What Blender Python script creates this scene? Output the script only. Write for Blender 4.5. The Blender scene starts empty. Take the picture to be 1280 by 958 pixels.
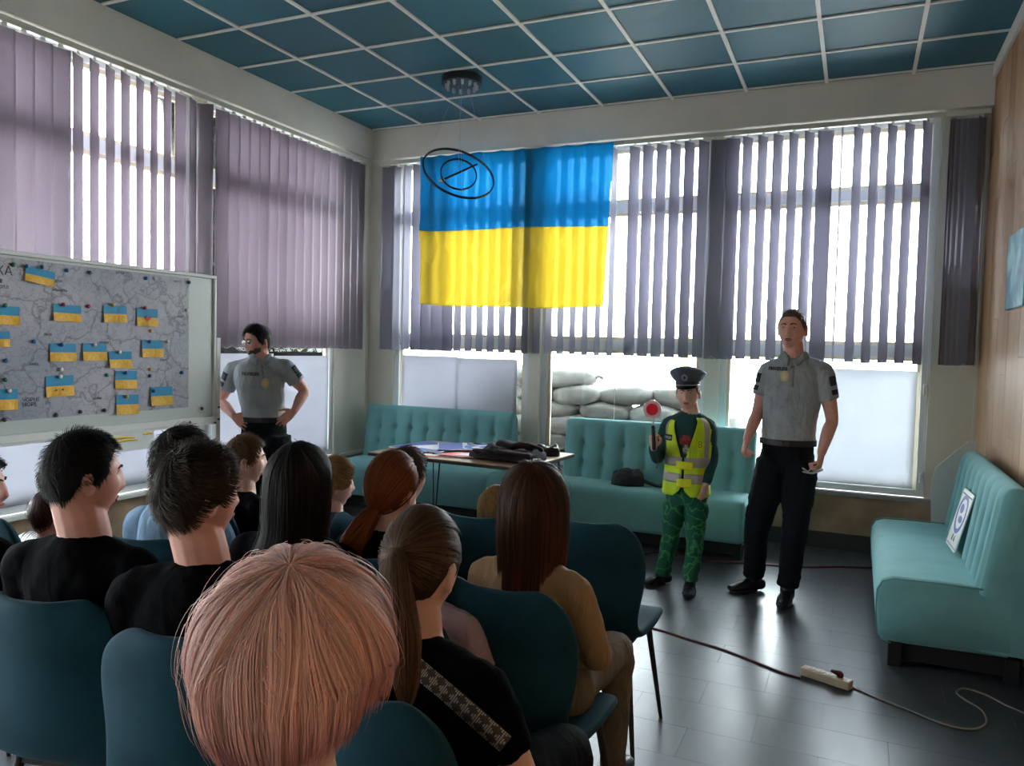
import bpy, math, random
import numpy as np
from mathutils import Vector, Matrix, Euler, noise
from mathutils.bvhtree import BVHTree
random.seed(7); rng = np.random.default_rng(7)
PI = math.pi
SC = bpy.context.scene
COL = SC.collection

# ------------------------------------------------------------------ camera
CAMLOC = Vector((4.475, -6.555, 1.55))
F_PX = 968.18
def _rot(r):
    th = np.linalg.norm(r); k = r/th
    K = np.array([[0,-k[2],k[1]],[k[2],0,-k[0]],[-k[1],k[0],0]])
    return np.eye(3)+math.sin(th)*K+(1-math.cos(th))*K@K
RC = _rot(np.array([.0411347, .4188894, .0339618])) @ np.array([[1,0,0],[0,0,-1],[0,1,0]], float)
cam_d = bpy.data.cameras.new('camera'); cam = bpy.data.objects.new('camera', cam_d); COL.objects.link(cam)
cam_d.sensor_width = 36; cam_d.lens = F_PX/1280*36; cam_d.clip_start = .05
right, down, fwd = RC[0], RC[1], RC[2]
cam.matrix_world = Matrix([[right[i], -down[i], -fwd[i], CAMLOC[i]] for i in range(3)]+[[0,0,0,1]])
SC.camera = cam
def ray(u, v): return Vector((RC.T @ np.array([(u-640)/F_PX, (v-479)/F_PX, 1.0])))
def atY(u, v, y): d = ray(u, v); return CAMLOC + d*((y-CAMLOC.y)/d.y)
def atX(u, v, x): d = ray(u, v); return CAMLOC + d*((x-CAMLOC.x)/d.x)
def atZ(u, v, z): d = ray(u, v); return CAMLOC + d*((z-CAMLOC.z)/d.z)
def atD(u, v, d): return CAMLOC + ray(u, v)*d

# ------------------------------------------------------------------ sky, exposure
W = bpy.data.worlds.new('sky'); SC.world = W; W.use_nodes = True
wn = W.node_tree; wn.nodes.clear()
wo = wn.nodes.new('ShaderNodeOutputWorld'); wb = wn.nodes.new('ShaderNodeBackground')
wt = wn.nodes.new('ShaderNodeTexCoord'); wsep = wn.nodes.new('ShaderNodeSeparateXYZ'); wr = wn.nodes.new('ShaderNodeValToRGB')
wn.links.new(wt.outputs['Generated'], wsep.inputs[0]); wn.links.new(wsep.outputs['Z'], wr.inputs[0])
wr.color_ramp.elements[0].position = .0; wr.color_ramp.elements[0].color = (.90,.93,.96,1)
wr.color_ramp.elements[1].position = .6; wr.color_ramp.elements[1].color = (.82,.90,1,1)
wn.links.new(wr.outputs[0], wb.inputs[0]); wb.inputs[1].default_value = 9.0
wn.links.new(wb.outputs[0], wo.inputs[0])
SC.view_settings.view_transform = 'Standard'; SC.view_settings.look = 'None'
SC.view_settings.gamma = 1; SC.view_settings.use_curve_mapping = False
SC.view_settings.exposure = 1.75
def portal(loc, rot, sx, sy):
    l = bpy.data.lights.new('window_portal', 'AREA'); l.shape = 'RECTANGLE'; l.size = sx; l.size_y = sy
    l.cycles.is_portal = True
    o = bpy.data.objects.new('window_portal', l); COL.objects.link(o); o.location = loc; o.rotation_euler = rot
portal((2.55, .30, 1.9), (-PI/2, 0, 0), 4.9, 2.9)
portal((-.30, -4.2, 1.9), (0, -PI/2, 0), 2.9, 7.6)
# sun through thin cloud, coming in low over the back windows
sl = bpy.data.lights.new('hazy_sun', 'SUN'); sl.energy = 0.0; sl.angle = .3; sl.color = (1,.95,.88)

# ------------------------------------------------------------------ helpers
def link(o, parent=None):
    COL.objects.link(o)
    if parent is not None: o.parent = parent
    return o
def tag(o, label=None, cat=None, group=None, kind=None):
    if label: o['label'] = label
    if cat: o['category'] = cat
    if group: o['group'] = group
    if kind: o['kind'] = kind
    return o
def empty(name, loc=(0,0,0), rz=0.0, label=None, cat=None, group=None, kind=None):
    o = bpy.data.objects.new(name, None); link(o); o.location = loc; o.rotation_euler = (0,0,rz); o.empty_display_size = .05
    return tag(o, label, cat, group, kind)
def kids(o): return [c for c in COL.objects if c.parent == o]
def copy_tree(o, parent=None, loc=None, rz=None, label=None, tree=None):
    if tree is None:
        tree = {}
        for c in COL.objects:
            if c.parent: tree.setdefault(c.parent.name, []).append(c)
    c = o.copy(); COL.objects.link(c)
    if parent: c.parent = parent
    for ch in tree.get(o.name, []): copy_tree(ch, c, tree=tree)
    if loc is not None: c.location = loc
    if rz is not None: c.rotation_euler = (0,0,rz)
    if label: c['label'] = label
    return c

class MB:
    def __init__(s): s.v = []; s.f = []; s.m = []; s.n = 0; s.cm = 0
    def add(s, verts, faces, m=None):
        b = s.n; s.v.extend([tuple(p) for p in verts]); s.n += len(verts)
        s.f.extend([tuple(i+b for i in f) for f in faces]); s.m.extend([s.cm if m is None else m]*len(faces))
        return b
    def box(s, c, size, rot=None, m=None):
        x, y, z = [k/2 for k in size]
        vs = [Vector(p) for p in ((-x,-y,-z),(x,-y,-z),(x,y,-z),(-x,y,-z),(-x,-y,z),(x,-y,z),(x,y,z),(-x,y,z))]
        if rot is not None:
            R = rot if isinstance(rot, Matrix) else Euler(rot).to_matrix()
            vs = [R @ p for p in vs]
        c = Vector(c); vs = [p+c for p in vs]
        s.add(vs, [(0,3,2,1),(4,5,6,7),(0,1,5,4),(1,2,6,5),(2,3,7,6),(3,0,4,7)], m)
    def b2(s, a, b, m=None):
        s.box([(a[i]+b[i])/2 for i in range(3)], [abs(a[i]-b[i]) for i in range(3)], None, m)
    def loft(s, rings, caps=True, closed=True, m=None):
        n = len(rings[0]); vs = [p for r in rings for p in r]; fs = []
        for i in range(len(rings)-1):
            for j in range(n if closed else n-1):
                k = (j+1) % n
                fs.append((i*n+j, i*n+k, (i+1)*n+k, (i+1)*n+j))
        if caps:
            fs.append(tuple(range(n-1,-1,-1))); fs.append(tuple((len(rings)-1)*n+j for j in range(n)))
        s.add(vs, fs, m)
    def limb(s, pts, rad, side=(1,0,0), n=12, sub=3, cap='round', m=None):
        """smooth tapering tube; rad entries r or (lateral, depth)"""
        P = [Vector(p) for p in pts]; Rr = [(r, r) if not isinstance(r, (tuple, list)) else r for r in rad]
        Q = []; RR = []
        for i in range(len(P)-1):
            p0 = P[max(i-1,0)]; p1 = P[i]; p2 = P[i+1]; p3 = P[min(i+2, len(P)-1)]
            for k in range(sub):
                t = k/sub
                q = .5*((2*p1)+(p2-p0)*t+(2*p0-5*p1+4*p2-p3)*t*t+(3*p1-p0-3*p2+p3)*t**3) if sub > 1 else p1
                Q.append(q); tt = t*t*(3-2*t)
                RR.append(tuple(Rr[i][c]*(1-tt)+Rr[i+1][c]*tt for c in (0,1)))
        Q.append(P[-1]); RR.append(Rr[-1])
        rings = []; side = Vector(side)
        T = [((Q[min(i+1,len(Q)-1)]-Q[max(i-1,0)]).normalized()) for i in range(len(Q))]
        def ring(c, t, ra, rb):
            a = (side - t*side.dot(t))
            if a.length < 1e-3: a = t.orthogonal()
            a.normalize(); b = t.cross(a)
            return [c+a*(ra*math.cos(2*PI*j/n))+b*(rb*math.sin(2*PI*j/n)) for j in range(n)]
        if cap == 'round':
            for k in (.25, .65, .9):
                h = math.sqrt(1-k*k)*min(RR[0]); rings.append(ring(Q[0]-T[0]*h, T[0], RR[0][0]*k, RR[0][1]*k))
        for i in range(len(Q)): rings.append(ring(Q[i], T[i], *RR[i]))
        if cap == 'round':
            for k in (.9, .65, .25):
                h = math.sqrt(1-k*k)*min(RR[-1]); rings.append(ring(Q[-1]+T[-1]*h, T[-1], RR[-1][0]*k, RR[-1][1]*k))
        s.loft(rings, True, True, m)
    def tube(s, pts, r, n=8, m=None, sub=1): s.limb(pts, [r]*len(pts) if not isinstance(r, list) else r, n=n, sub=sub, cap='flat', m=m)
    def cyl(s, a, b, r0, r1=None, n=16, m=None):
        a = Vector(a); b = Vector(b); t = (b-a).normalized(); x = t.orthogonal().normalized(); y = t.cross(x)
        r1 = r0 if r1 is None else r1
        s.loft([[p+x*(r*math.cos(2*PI*j/n))+y*(r*math.sin(2*PI*j/n)) for j in range(n)] for p, r in ((a,r0),(b,r1))], True, True, m)
    def ell(s, c, r, R=None, nu=16, nv=10, m=None):
        c = Vector(c); vs = []; fs = []
        for i in range(1, nv):
            for j in range(nu):
                p = Vector((r[0]*math.sin(PI*i/nv)*math.cos(2*PI*j/nu), r[1]*math.sin(PI*i/nv)*math.sin(2*PI*j/nu), r[2]*math.cos(PI*i/nv)))
                vs.append(c+(R @ p if R is not None else p))
        top = Vector((0,0,r[2])); a = len(vs); vs.append(c+(R @ top if R is not None else top)); vs.append(c-(R @ top if R is not None else top))
        for i in range(nv-2):
            for j in range(nu):
                k = (j+1)%nu; fs.append((i*nu+j, (i+1)*nu+j, (i+1)*nu+k, i*nu+k))
        for j in range(nu):
            k = (j+1)%nu; fs.append((a, j, k)); fs.append((a+1, (nv-2)*nu+k, (nv-2)*nu+j))
        s.add(vs, fs, m)
    def prism(s, outline, M, th, m=None):
        """outline: 2d points in local xy, extruded th along local z, placed by matrix M"""
        n = len(outline); vs = [M @ Vector((x,y,0)) for x,y in outline]+[M @ Vector((x,y,th)) for x,y in outline]
        fs = [tuple(range(n-1,-1,-1)), tuple(range(n,2*n))]+[(i,(i+1)%n,n+(i+1)%n,n+i) for i in range(n)]
        s.add(vs, fs, m)
    def mesh(s, name='mesh'):
        me = bpy.data.meshes.new(name); me.from_pydata(s.v, [], s.f); me.update(); return me
    def build(s, name, mats, parent=None, smooth=False, bevel=0, loc=None, fix=True, angle=None):
        me = s.mesh(name)
        if not isinstance(mats, (list, tuple)): mats = [mats]
        for k in mats: me.materials.append(k)
        if len(mats) > 1: me.polygons.foreach_set('material_index', s.m)
        if fix:
            import bmesh
            bm = bmesh.new(); bm.from_mesh(me); bmesh.ops.recalc_face_normals(bm, faces=bm.faces); bm.to_mesh(me); bm.free()
        if smooth: me.polygons.foreach_set('use_smooth', [True]*len(me.polygons))
        if angle: me.set_sharp_from_angle(angle=angle)
        o = bpy.data.objects.new(name, me); link(o, parent)
        if loc is not None: o.location = loc
        if bevel:
            b = o.modifiers.new('bevel', 'BEVEL'); b.width = bevel; b.segments = 2; b.limit_method = 'ANGLE'; b.angle_limit = .6
        return o
def remesh_build(mb, name, mat, parent, voxel, smooth=3, fac=.5, disp=None):
    """melt overlapping closed shapes into one continuous skin"""
    me = mb.mesh('tmp'); o = bpy.data.objects.new('tmp', me); COL.objects.link(o)
    r = o.modifiers.new('r', 'REMESH'); r.mode = 'VOXEL'; r.voxel_size = voxel; r.use_smooth_shade = True
    if smooth:
        q = o.modifiers.new('s', 'SMOOTH'); q.iterations = smooth; q.factor = fac
    if disp:
        for (size, strength) in disp:
            t = bpy.data.textures.new('folds', 'CLOUDS'); t.noise_scale = size; t.noise_depth = 2
            d = o.modifiers.new('d', 'DISPLACE'); d.texture = t; d.strength = strength; d.mid_level = .5; d.texture_coords = 'LOCAL'
    dg = bpy.context.evaluated_depsgraph_get(); dg.update()
    ev = o.evaluated_get(dg); nm = bpy.data.meshes.new_from_object(ev)
    bpy.data.objects.remove(o); bpy.data.meshes.remove(me)
    nm.name = name; nm.materials.clear(); nm.materials.append(mat)
    nm.polygons.foreach_set('use_smooth', [True]*len(nm.polygons))
    ob = bpy.data.objects.new(name, nm); link(ob, parent)
    return ob
def text_obj(body, size, mat, parent, M, name='lettering', ext=.0008, align='CENTER', bold=0.0):
    c = bpy.data.curves.new('t', 'FONT'); c.body = body; c.size = size; c.align_x = align; c.align_y = 'CENTER'; c.extrude = ext; c.offset = bold; c.resolution_u = 2
    o = bpy.data.objects.new('t', c); COL.objects.link(o)
    dg = bpy.context.evaluated_depsgraph_get(); dg.update()
    me = bpy.data.meshes.new_from_object(o.evaluated_get(dg)); bpy.data.objects.remove(o)
    me.transform(M); me.materials.clear(); me.materials.append(mat); me.name = name
    return link(bpy.data.objects.new(name, me), parent)
def frame_M(o, x, y):
    x = Vector(x).normalized(); z = x.cross(Vector(y)).normalized(); y = z.cross(x)
    return Matrix([[x[i], y[i], z[i], o[i]] for i in range(3)]+[[0,0,0,1]])

# ------------------------------------------------------------------ materials
def mat(name, col, rough=.6, metal=0, noise_s=None, noise_a=.12, bump=0, bump_s=200, sheen=0, spec=.5, emit=None, transl=0, alpha=1, rand=0, coat=0, sss=0, stretch=None):
    m = bpy.data.materials.new(name); m.use_nodes = True; nt = m.node_tree; N = nt.nodes; L = nt.links
    b = N['Principled BSDF']; out = N['Material Output']
    b.inputs['Base Color'].default_value = (*col, 1); b.inputs['Roughness'].default_value = rough; b.inputs['Metallic'].default_value = metal
    b.inputs['Specular IOR Level'].default_value = spec; b.inputs['Sheen Weight'].default_value = sheen; b.inputs['Sheen Roughness'].default_value = .4
    b.inputs['Coat Weight'].default_value = coat
    if sss: b.inputs['Subsurface Weight'].default_value = sss; b.inputs['Subsurface Scale'].default_value = .02; b.inputs['Subsurface Radius'].default_value = (1,.35,.2)
    if sheen: b.inputs['Sheen Tint'].default_value = (*[min(1,c*2+.2) for c in col],1)
    tc = None; src = None
    if noise_s or bump or rand:
        tc = N.new('ShaderNodeTexCoord'); co = tc.outputs['Object']
        if stretch:
            mp = N.new('ShaderNodeMapping'); mp.inputs['Scale'].default_value = stretch; L.new(co, mp.inputs[0]); co = mp.outputs[0]
    if noise_s:
        n = N.new('ShaderNodeTexNoise'); n.inputs['Scale'].default_value = noise_s; n.inputs['Detail'].default_value = 5; L.new(co, n.inputs[0])
        r = N.new('ShaderNodeMapRange'); r.inputs['From Min'].default_value = .3; r.inputs['From Max'].default_value = .7
        r.inputs['To Min'].default_value = 1-noise_a; r.inputs['To Max'].default_value = 1+noise_a; L.new(n.outputs[0], r.inputs[0])
        h = N.new('ShaderNodeHueSaturation'); h.inputs['Color'].default_value = (*col,1); L.new(r.outputs[0], h.inputs['Value']); src = h
    if rand:
        oi = N.new('ShaderNodeObjectInfo'); r2 = N.new('ShaderNodeMapRange'); r2.inputs['To Min'].default_value = 1-rand; r2.inputs['To Max'].default_value = 1+rand
        L.new(oi.outputs['Random'], r2.inputs[0]); h2 = N.new('ShaderNodeHueSaturation'); L.new(r2.outputs[0], h2.inputs['Value'])
        if src: L.new(src.outputs[0], h2.inputs['Color'])
        else: h2.inputs['Color'].default_value = (*col,1)
        src = h2
    if src: L.new(src.outputs[0], b.inputs['Base Color'])
    if bump:
        n2 = N.new('ShaderNodeTexNoise'); n2.inputs['Scale'].default_value = bump_s; n2.inputs['Detail'].default_value = 3; L.new(co, n2.inputs[0])
        bp = N.new('ShaderNodeBump'); bp.inputs['Strength'].default_value = bump; bp.inputs['Distance'].default_value = .004; L.new(n2.outputs[0], bp.inputs['Height']); L.new(bp.outputs[0], b.inputs['Normal'])
    if emit: b.inputs['Emission Color'].default_value = (*emit[0],1); b.inputs['Emission Strength'].default_value = emit[1]
    last = b.outputs[0]
    if transl:
        t = N.new('ShaderNodeBsdfTranslucent'); mx = N.new('ShaderNodeMixShader'); mx.inputs[0].default_value = transl
        if src: L.new(src.outputs[0], t.inputs[0])
        else: t.inputs[0].default_value = (*col,1)
        L.new(last, mx.inputs[1]); L.new(t.outputs[0], mx.inputs[2]); last = mx.outputs[0]
    if alpha < 1:
        t = N.new('ShaderNodeBsdfTransparent'); mx = N.new('ShaderNodeMixShader'); mx.inputs[0].default_value = 1-alpha
        t.inputs[0].default_value = (*[min(1, .4+.6*c/max(col)) for c in col],1)
        L.new(last, mx.inputs[1]); L.new(t.outputs[0], mx.inputs[2]); last = mx.outputs[0]
    L.new(last, out.inputs[0])
    return m
def glass_mat(name='window_glass'):
    m = bpy.data.materials.new(name); m.use_nodes = True; nt = m.node_tree; N = nt.nodes; L = nt.links; N.clear()
    o = N.new('ShaderNodeOutputMaterial'); t = N.new('ShaderNodeBsdfTransparent'); t.inputs[0].default_value = (.93,.96,.95,1)
    g = N.new('ShaderNodeBsdfGlossy'); g.inputs['Roughness'].default_value = .03; fr = N.new('ShaderNodeFresnel'); fr.inputs[0].default_value = 1.45
    mx = N.new('ShaderNodeMixShader'); L.new(fr.outputs[0], mx.inputs[0]); L.new(t.outputs[0], mx.inputs[1]); L.new(g.outputs[0], mx.inputs[2]); L.new(mx.outputs[0], o.inputs[0])
    return m
M_ = {}
M_['plaster'] = mat('plaster', (.80,.75,.68), .8, noise_s=3, noise_a=.05, bump=.15, bump_s=60)
M_['plaster_low'] = mat('cream_plaster', (.70,.68,.60), .7, noise_s=2, noise_a=.05, bump=.1, bump_s=40)
M_['concrete'] = mat('tan_stone', (.42,.30,.195), .7, noise_s=6, noise_a=.25, bump=.3, bump_s=50)
M_['skirt'] = mat('dark_skirting', (.05,.055,.06), .5)
M_['ceil'] = mat('teal_ceiling_panel', (.018,.13,.18), .55, noise_s=1.3, noise_a=.12, rand=.12)
M_['ceil_base'] = mat('ceiling_void', (.01,.03,.04), .9)
M_['tbar'] = mat('cream_grid_bar', (.88,.86,.80), .5)
M_['frame'] = mat('grey_white_upvc', (.72,.75,.77), .35)
M_['frame_c'] = mat('cream_window_sash', (.80,.70,.50), .5)
M_['glass'] = glass_mat()
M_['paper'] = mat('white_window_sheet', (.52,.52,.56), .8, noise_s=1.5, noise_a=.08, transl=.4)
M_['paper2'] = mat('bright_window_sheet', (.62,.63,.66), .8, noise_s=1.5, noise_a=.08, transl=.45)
M_['slat'] = mat('lilac_grey_slat_fabric', (.42,.405,.48), .85, noise_s=260, noise_a=.08, transl=.33, rand=.07)
M_['slat_p'] = mat('mauve_slat_fabric', (.43,.375,.42), .85, noise_s=260, noise_a=.08, transl=.38, rand=.07)
M_['rail'] = mat('cream_blind_rail', (.66,.63,.55), .4)
M_['white'] = mat('white_enamel', (.78,.79,.77), .35)
M_['alu'] = mat('brushed_aluminium', (.6,.6,.58), .35, metal=.7)
M_['black'] = mat('black_metal', (.012,.012,.014), .4)
M_['blackp'] = mat('black_plastic', (.015,.015,.017), .45)
M_['sofa'] = mat('teal_velvet', (.18,.43,.445), .8, noise_s=5, noise_a=.10, bump=.25, bump_s=350, sheen=.5)
M_['sofa_dark'] = mat('dark_sofa_plinth', (.01,.012,.014), .7)
M_['chair'] = mat('blue_velvet', (.009,.052,.078), .8, noise_s=5, noise_a=.30, bump=.2, bump_s=350, sheen=.12, spec=.2)
M_['legm'] = mat('dark_chair_leg', (.03,.024,.02), .4)
M_['wood_top'] = mat('pale_wood_top', (.42,.27,.15), .45, noise_s=10, noise_a=.2, stretch=(1,8,1))
M_['wood_edge'] = mat('dark_table_edge', (.03,.022,.018), .5)
# floor
def floor_mat():
    m = bpy.data.materials.new('polished_dark_floor_tile'); m.use_nodes = True; nt = m.node_tree; N = nt.nodes; L = nt.links; b = N['Principled BSDF']
    g = N.new('ShaderNodeNewGeometry'); mp = N.new('ShaderNodeMapping'); mp.inputs['Scale'].default_value = (1,.35,1); mp.inputs['Rotation'].default_value = (0,0,.3); L.new(g.outputs['Position'], mp.inputs[0])
    n = N.new('ShaderNodeTexNoise'); n.inputs['Scale'].default_value = 2.6; n.inputs['Detail'].default_value = 6; n.inputs['Roughness'].default_value = .65; L.new(mp.outputs[0], n.inputs[0])
    r = N.new('ShaderNodeValToRGB'); L.new(n.outputs[0], r.inputs[0]); e = r.color_ramp.elements
    e[0].position = .30; e[0].color = (.040,.049,.066,1); e[1].position = .85; e[1].color = (.115,.12,.125,1)
    oi = N.new('ShaderNodeObjectInfo'); mr = N.new('ShaderNodeMapRange'); mr.inputs['To Min'].default_value = .9; mr.inputs['To Max'].default_value = 1.1; L.new(oi.outputs['Random'], mr.inputs[0])
    h = N.new('ShaderNodeHueSaturation'); L.new(r.outputs[0], h.inputs['Color']); L.new(mr.outputs[0], h.inputs['Value']); L.new(h.outputs[0], b.inputs['Base Color'])
    n2 = N.new('ShaderNodeTexNoise'); n2.inputs['Scale'].default_value = 3; n2.inputs['Detail'].default_value = 3; L.new(mp.outputs[0], n2.inputs[0])
    r2 = N.new('ShaderNodeMapRange'); r2.inputs['From Min'].default_value = .0; r2.inputs['From Max'].default_value = 1.0; r2.inputs['To Min'].default_value = .24; r2.inputs['To Max'].default_value = .36; L.new(n2.outputs[0], r2.inputs[0]); L.new(r2.outputs[0], b.inputs['Roughness'])
    bp = N.new('ShaderNodeBump'); bp.inputs['Strength'].default_value = .04; bp.inputs['Distance'].default_value = .01; L.new(n2.outputs[0], bp.inputs['Height']); b.inputs['Specular IOR Level'].default_value = .45
    return m
M_['floor'] = floor_mat()
YB = -8.2       # rear end of the room
mb = MB(); mb.b2((-.3,YB-.1,-.12), (5.5,.3,-.006)); FL = tag(mb.build('floor', mat('floor_joint', (.015,.015,.017), .7)), kind='structure')
tb = MB(); g = .0006; tb.b2((g,g,-.02), (.5-g,.25-g,0)); tile_me = None
k = 0
for j in range(27):
    for i in range(-1, 11):
        x0 = -.1+i*.5+(.25 if j % 2 else 0); y0 = .1-(j+1)*.25
        a, b_ = max(x0, -.1), min(x0+.5, 5.3)
        if b_-a < .05: continue
        if b_-a > .49:
            if tile_me is None:
                o = tb.build('floor_tile', M_['floor'], FL, bevel=0); tile_me = o.data; o.location = (x0,y0,0); continue
            o = bpy.data.objects.new('floor_tile', tile_me); link(o, FL); o.location = (x0,y0,0)
        else:
            q = MB(); q.b2((g,g,-.02), (b_-a-g,.25-g,0)); q.build('floor_tile', M_['floor'], FL, loc=(a,y0,0))
q = MB(); q.b2((-.1,YB,-.02), (5.3,-6.65,-.001)); q.build('floor_covering', M_['floor'], FL)

# ceiling: teal panels in a cream grid
H = 3.65
q = MB(); q.b2((-.3,YB-.1,H+.03), (5.5,.3,H+.15)); CE = tag(q.build('ceiling', M_['ceil_base']), kind='structure')
xs = [0.0]+[.57+.6*i for i in range(8)]+[5.3]; ys = [0.0]+[-.05-.6*i for i in range(14)]
pm = {}
for i in range(len(xs)-1):
    for j in range(len(ys)-1):
        w = xs[i+1]-xs[i]; d = ys[j]-ys[j+1]; key = (round(w,3), round(d,3))
        if key not in pm:
            q = MB(); q.b2((0,-d,0), (w,0,.012)); o = q.build('ceiling_panel', M_['ceil'], CE); pm[key] = o.data
        else: o = link(bpy.data.objects.new('ceiling_panel', pm[key]), CE)
        o.location = (xs[i], ys[j], H+.012)
for x in xs[1:-1]:
    q = MB(); q.b2((x-.013,YB,H), (x+.013,-.0,H+.0115)); q.build('grid_bar', M_['tbar'], CE)
for y in ys[1:]:
    for i in range(len(xs)-1):
        q = MB(); q.b2((xs[i]+.0135,y-.011,H+.001), (xs[i+1]-.0135,y+.011,H+.0115)); q.build('grid_bar', M_['tbar'], CE)

# window builder in wall-plane coordinates: P(s, z, d): s along the wall, d outwards
def window(name, P, s0, s1, z0, z1, bars_s, bars_z, sash=True):
    root = empty(name, P(s0, 0, .04)); tag(root, kind='structure'); o0 = Vector(root.location)
    def piece(nm, a0, a1, b0, b1, d0, d1, m):
        q = MB(); A = P(a0,b0,d0)-o0; B = P(a1,b1,d1)-o0; q.b2(A, B); return q.build(nm, m, root, bevel=.004)
    t = .055
    piece('frame_rail', s0, s1, z1-t, z1, .02, .10, M_['frame']); piece('frame_rail', s0, s1, z0, z0+t, .02, .10, M_['frame'])
    piece('frame_post', s0, s0+t, z0+t, z1-t, .02, .10, M_['frame']); piece('frame_post', s1-t, s1, z0+t, z1-t, .02, .10, M_['frame'])
    S = [s0+t]+[x for b in bars_s for x in (b-.035, b+.035)]+[s1-t]
    Z = [z0+t]+[x for b in bars_z for x in (b-.045, b+.045)]+[z1-t]
    for b in bars_s: piece('frame_post', b-.035, b+.035, z0+t, z1-t, .02, .10, M_['frame'])
    for b in bars_z:
        for i in range(0, len(S), 2): piece('transom', S[i], S[i+1], b-.045, b+.045, .025, .095, M_['frame'])
    for i in range(0, len(S), 2):
        for j in range(0, len(Z), 2):
            if sash:
                w = .028
                sa = piece('sash', S[i], S[i]+w, Z[j], Z[j+1], .045, .09, M_['frame_c'])
                q = MB()
                for (a0,a1,b0,b1) in ((S[i+1]-w,S[i+1],Z[j],Z[j+1]), (S[i]+w,S[i+1]-w,Z[j],Z[j]+w), (S[i]+w,S[i+1]-w,Z[j+1]-w,Z[j+1])):
                    q.b2(P(a0,b0,.045)-o0, P(a1,b1,.09)-o0)
                q.build('sash', M_['frame_c'], root)
            piece('pane', S[i]+.002, S[i+1]-.002, Z[j]+.002, Z[j+1]-.002, .064, .068, M_['glass'])
    return root
PB = lambda s, z, d: Vector((s, .10+d, z))
PL = lambda s, z, d: Vector((-.10-d, s, z))
ZT, ZS, BT = 3.36, .47, 3.37
w1 = window('window_1', PB, .20, 1.68, ZS, ZT, [], [1.585, 2.80])
w2 = window('window_2', PB, 1.80, 3.30, ZS, ZT, [], [1.585, 2.80])
w3 = window('window_3', PB, 3.42, 4.98, ZS, ZT, [], [1.585, 2.80])
w4 = window('window_4', PL, -2.10, -.46, ZS, ZT, [], [1.585, 2.80])
w5 = window('window_5', PL, -3.80, -2.22, ZS, ZT, [], [1.585, 2.80])
w6 = window('window_6', PL, -5.60, -3.92, ZS, ZT, [], [1.585, 2.80])
w7 = window('window_7', PL, -7.80, -5.80, ZS, ZT, [], [1.585, 2.80])
for wd, pts in ((w3, [(4.955,.62),(4.955,1.3)]),):
    for s, z in pts:
        q = MB(); q.b2((s-.012,.085,z-.04),(s+.012,.118,z+.04)); o = q.build('hinge', M_['alu'], wd, bevel=.003); o.location = -Vector(wd.location)
# back wall: stone below the sill, posts between the windows, top
q = MB()
q.b2((-.35,.10,0), (5.5,.30,ZS-.03)); WB = tag(q.build('wall_back', M_['concrete']), kind='structure')
q = MB()
for a, b in ((-.35,.20),(1.68,1.80),(3.30,3.42),(4.98,5.5)): q.b2((a,.08 if a in (1.68,3.30) else .10,ZS-.03), (b,.30,ZT))
q.b2((-.35,.10,ZT), (5.5,.30,H+.03)); q.build('plaster_panel', M_['plaster_low'], WB, bevel=.003)
q = MB(); q.b2((-.10,.0,BT), (5.3,.10,H+.012)); q.build('bulkhead', M_['plaster'], WB, bevel=.004)
q = MB(); q.b2((-.10,.04,ZS-.03), (5.28,.12,ZS)); tag(q.build('trim_1', mat('grey_sill', (.30,.31,.31), .5), bevel=.004), kind='structure')
q = MB(); q.b2((-.10,.075,0), (5.28,.10,.13)); tag(q.build('baseboard_back', M_['skirt'], bevel=.003), kind='structure')
# left wall
q = MB()
q.b2((-.30,YB,0), (-.10,.10,ZS-.03)); WL = tag(q.build('wall_left', M_['concrete']), kind='structure')
q = MB()
for a, b in ((-.46,.10),(-2.22,-2.10),(-3.92,-3.80),(-5.80,-5.60),(YB,-7.80)): q.b2((-.30,a,ZS-.03), (-.10,b,ZT))
q.b2((-.30,YB,ZT), (-.10,.10,H+.03)); q.build('plaster_panel', M_['plaster_low'], WL, bevel=.003)
q = MB(); q.b2((-.10,YB,BT), (.0,-.0005,H+.012)); q.build('bulkhead', M_['plaster'], WL, bevel=.004)
q = MB(); q.b2((-.12,YB,ZS-.03), (-.06,.04,ZS)); tag(q.build('trim_2', M_['white'], bevel=.004), kind='structure')
q = MB(); q.b2((-.10,YB,0), (-.075,.075,.13)); tag(q.build('baseboard_left', M_['skirt'], bevel=.003), kind='structure')
# right wall of upright boards
def plank_mat():
    m = bpy.data.materials.new('warm_wood_board'); m.use_nodes = True; nt = m.node_tree; N = nt.nodes; L = nt.links; b = N['Principled BSDF']
    g = N.new('ShaderNodeNewGeometry'); mp = N.new('ShaderNodeMapping'); mp.inputs['Scale'].default_value = (6,6,.7); L.new(g.outputs['Position'], mp.inputs[0])
    n = N.new('ShaderNodeTexNoise'); n.inputs['Scale'].default_value = 2.5; n.inputs['Detail'].default_value = 6; n.inputs['Distortion'].default_value = 1.2; L.new(mp.outputs[0], n.inputs[0])
    oi = N.new('ShaderNodeObjectInfo'); r = N.new('ShaderNodeValToRGB'); e = r.color_ramp.elements
    e[0].color = (.38,.18,.08,1); e[1].color = (.66,.42,.235,1); x = r.color_ramp.elements.new(.5); x.color = (.50,.28,.14,1)
    ad = N.new('ShaderNodeMath'); ad.operation = 'MULTIPLY_ADD'; ad.inputs[1].default_value = .55; L.new(oi.outputs['Random'], ad.inputs[0])
    mu = N.new('ShaderNodeMath'); mu.operation = 'MULTIPLY'; mu.inputs[1].default_value = .5; L.new(n.outputs[0], mu.inputs[0]); L.new(mu.outputs[0], ad.inputs[2]); L.new(ad.outputs[0], r.inputs[0])
    L.new(r.outputs[0], b.inputs['Base Color']); b.inputs['Roughness'].default_value = .5
    return m
M_['plank'] = plank_mat()
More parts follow.
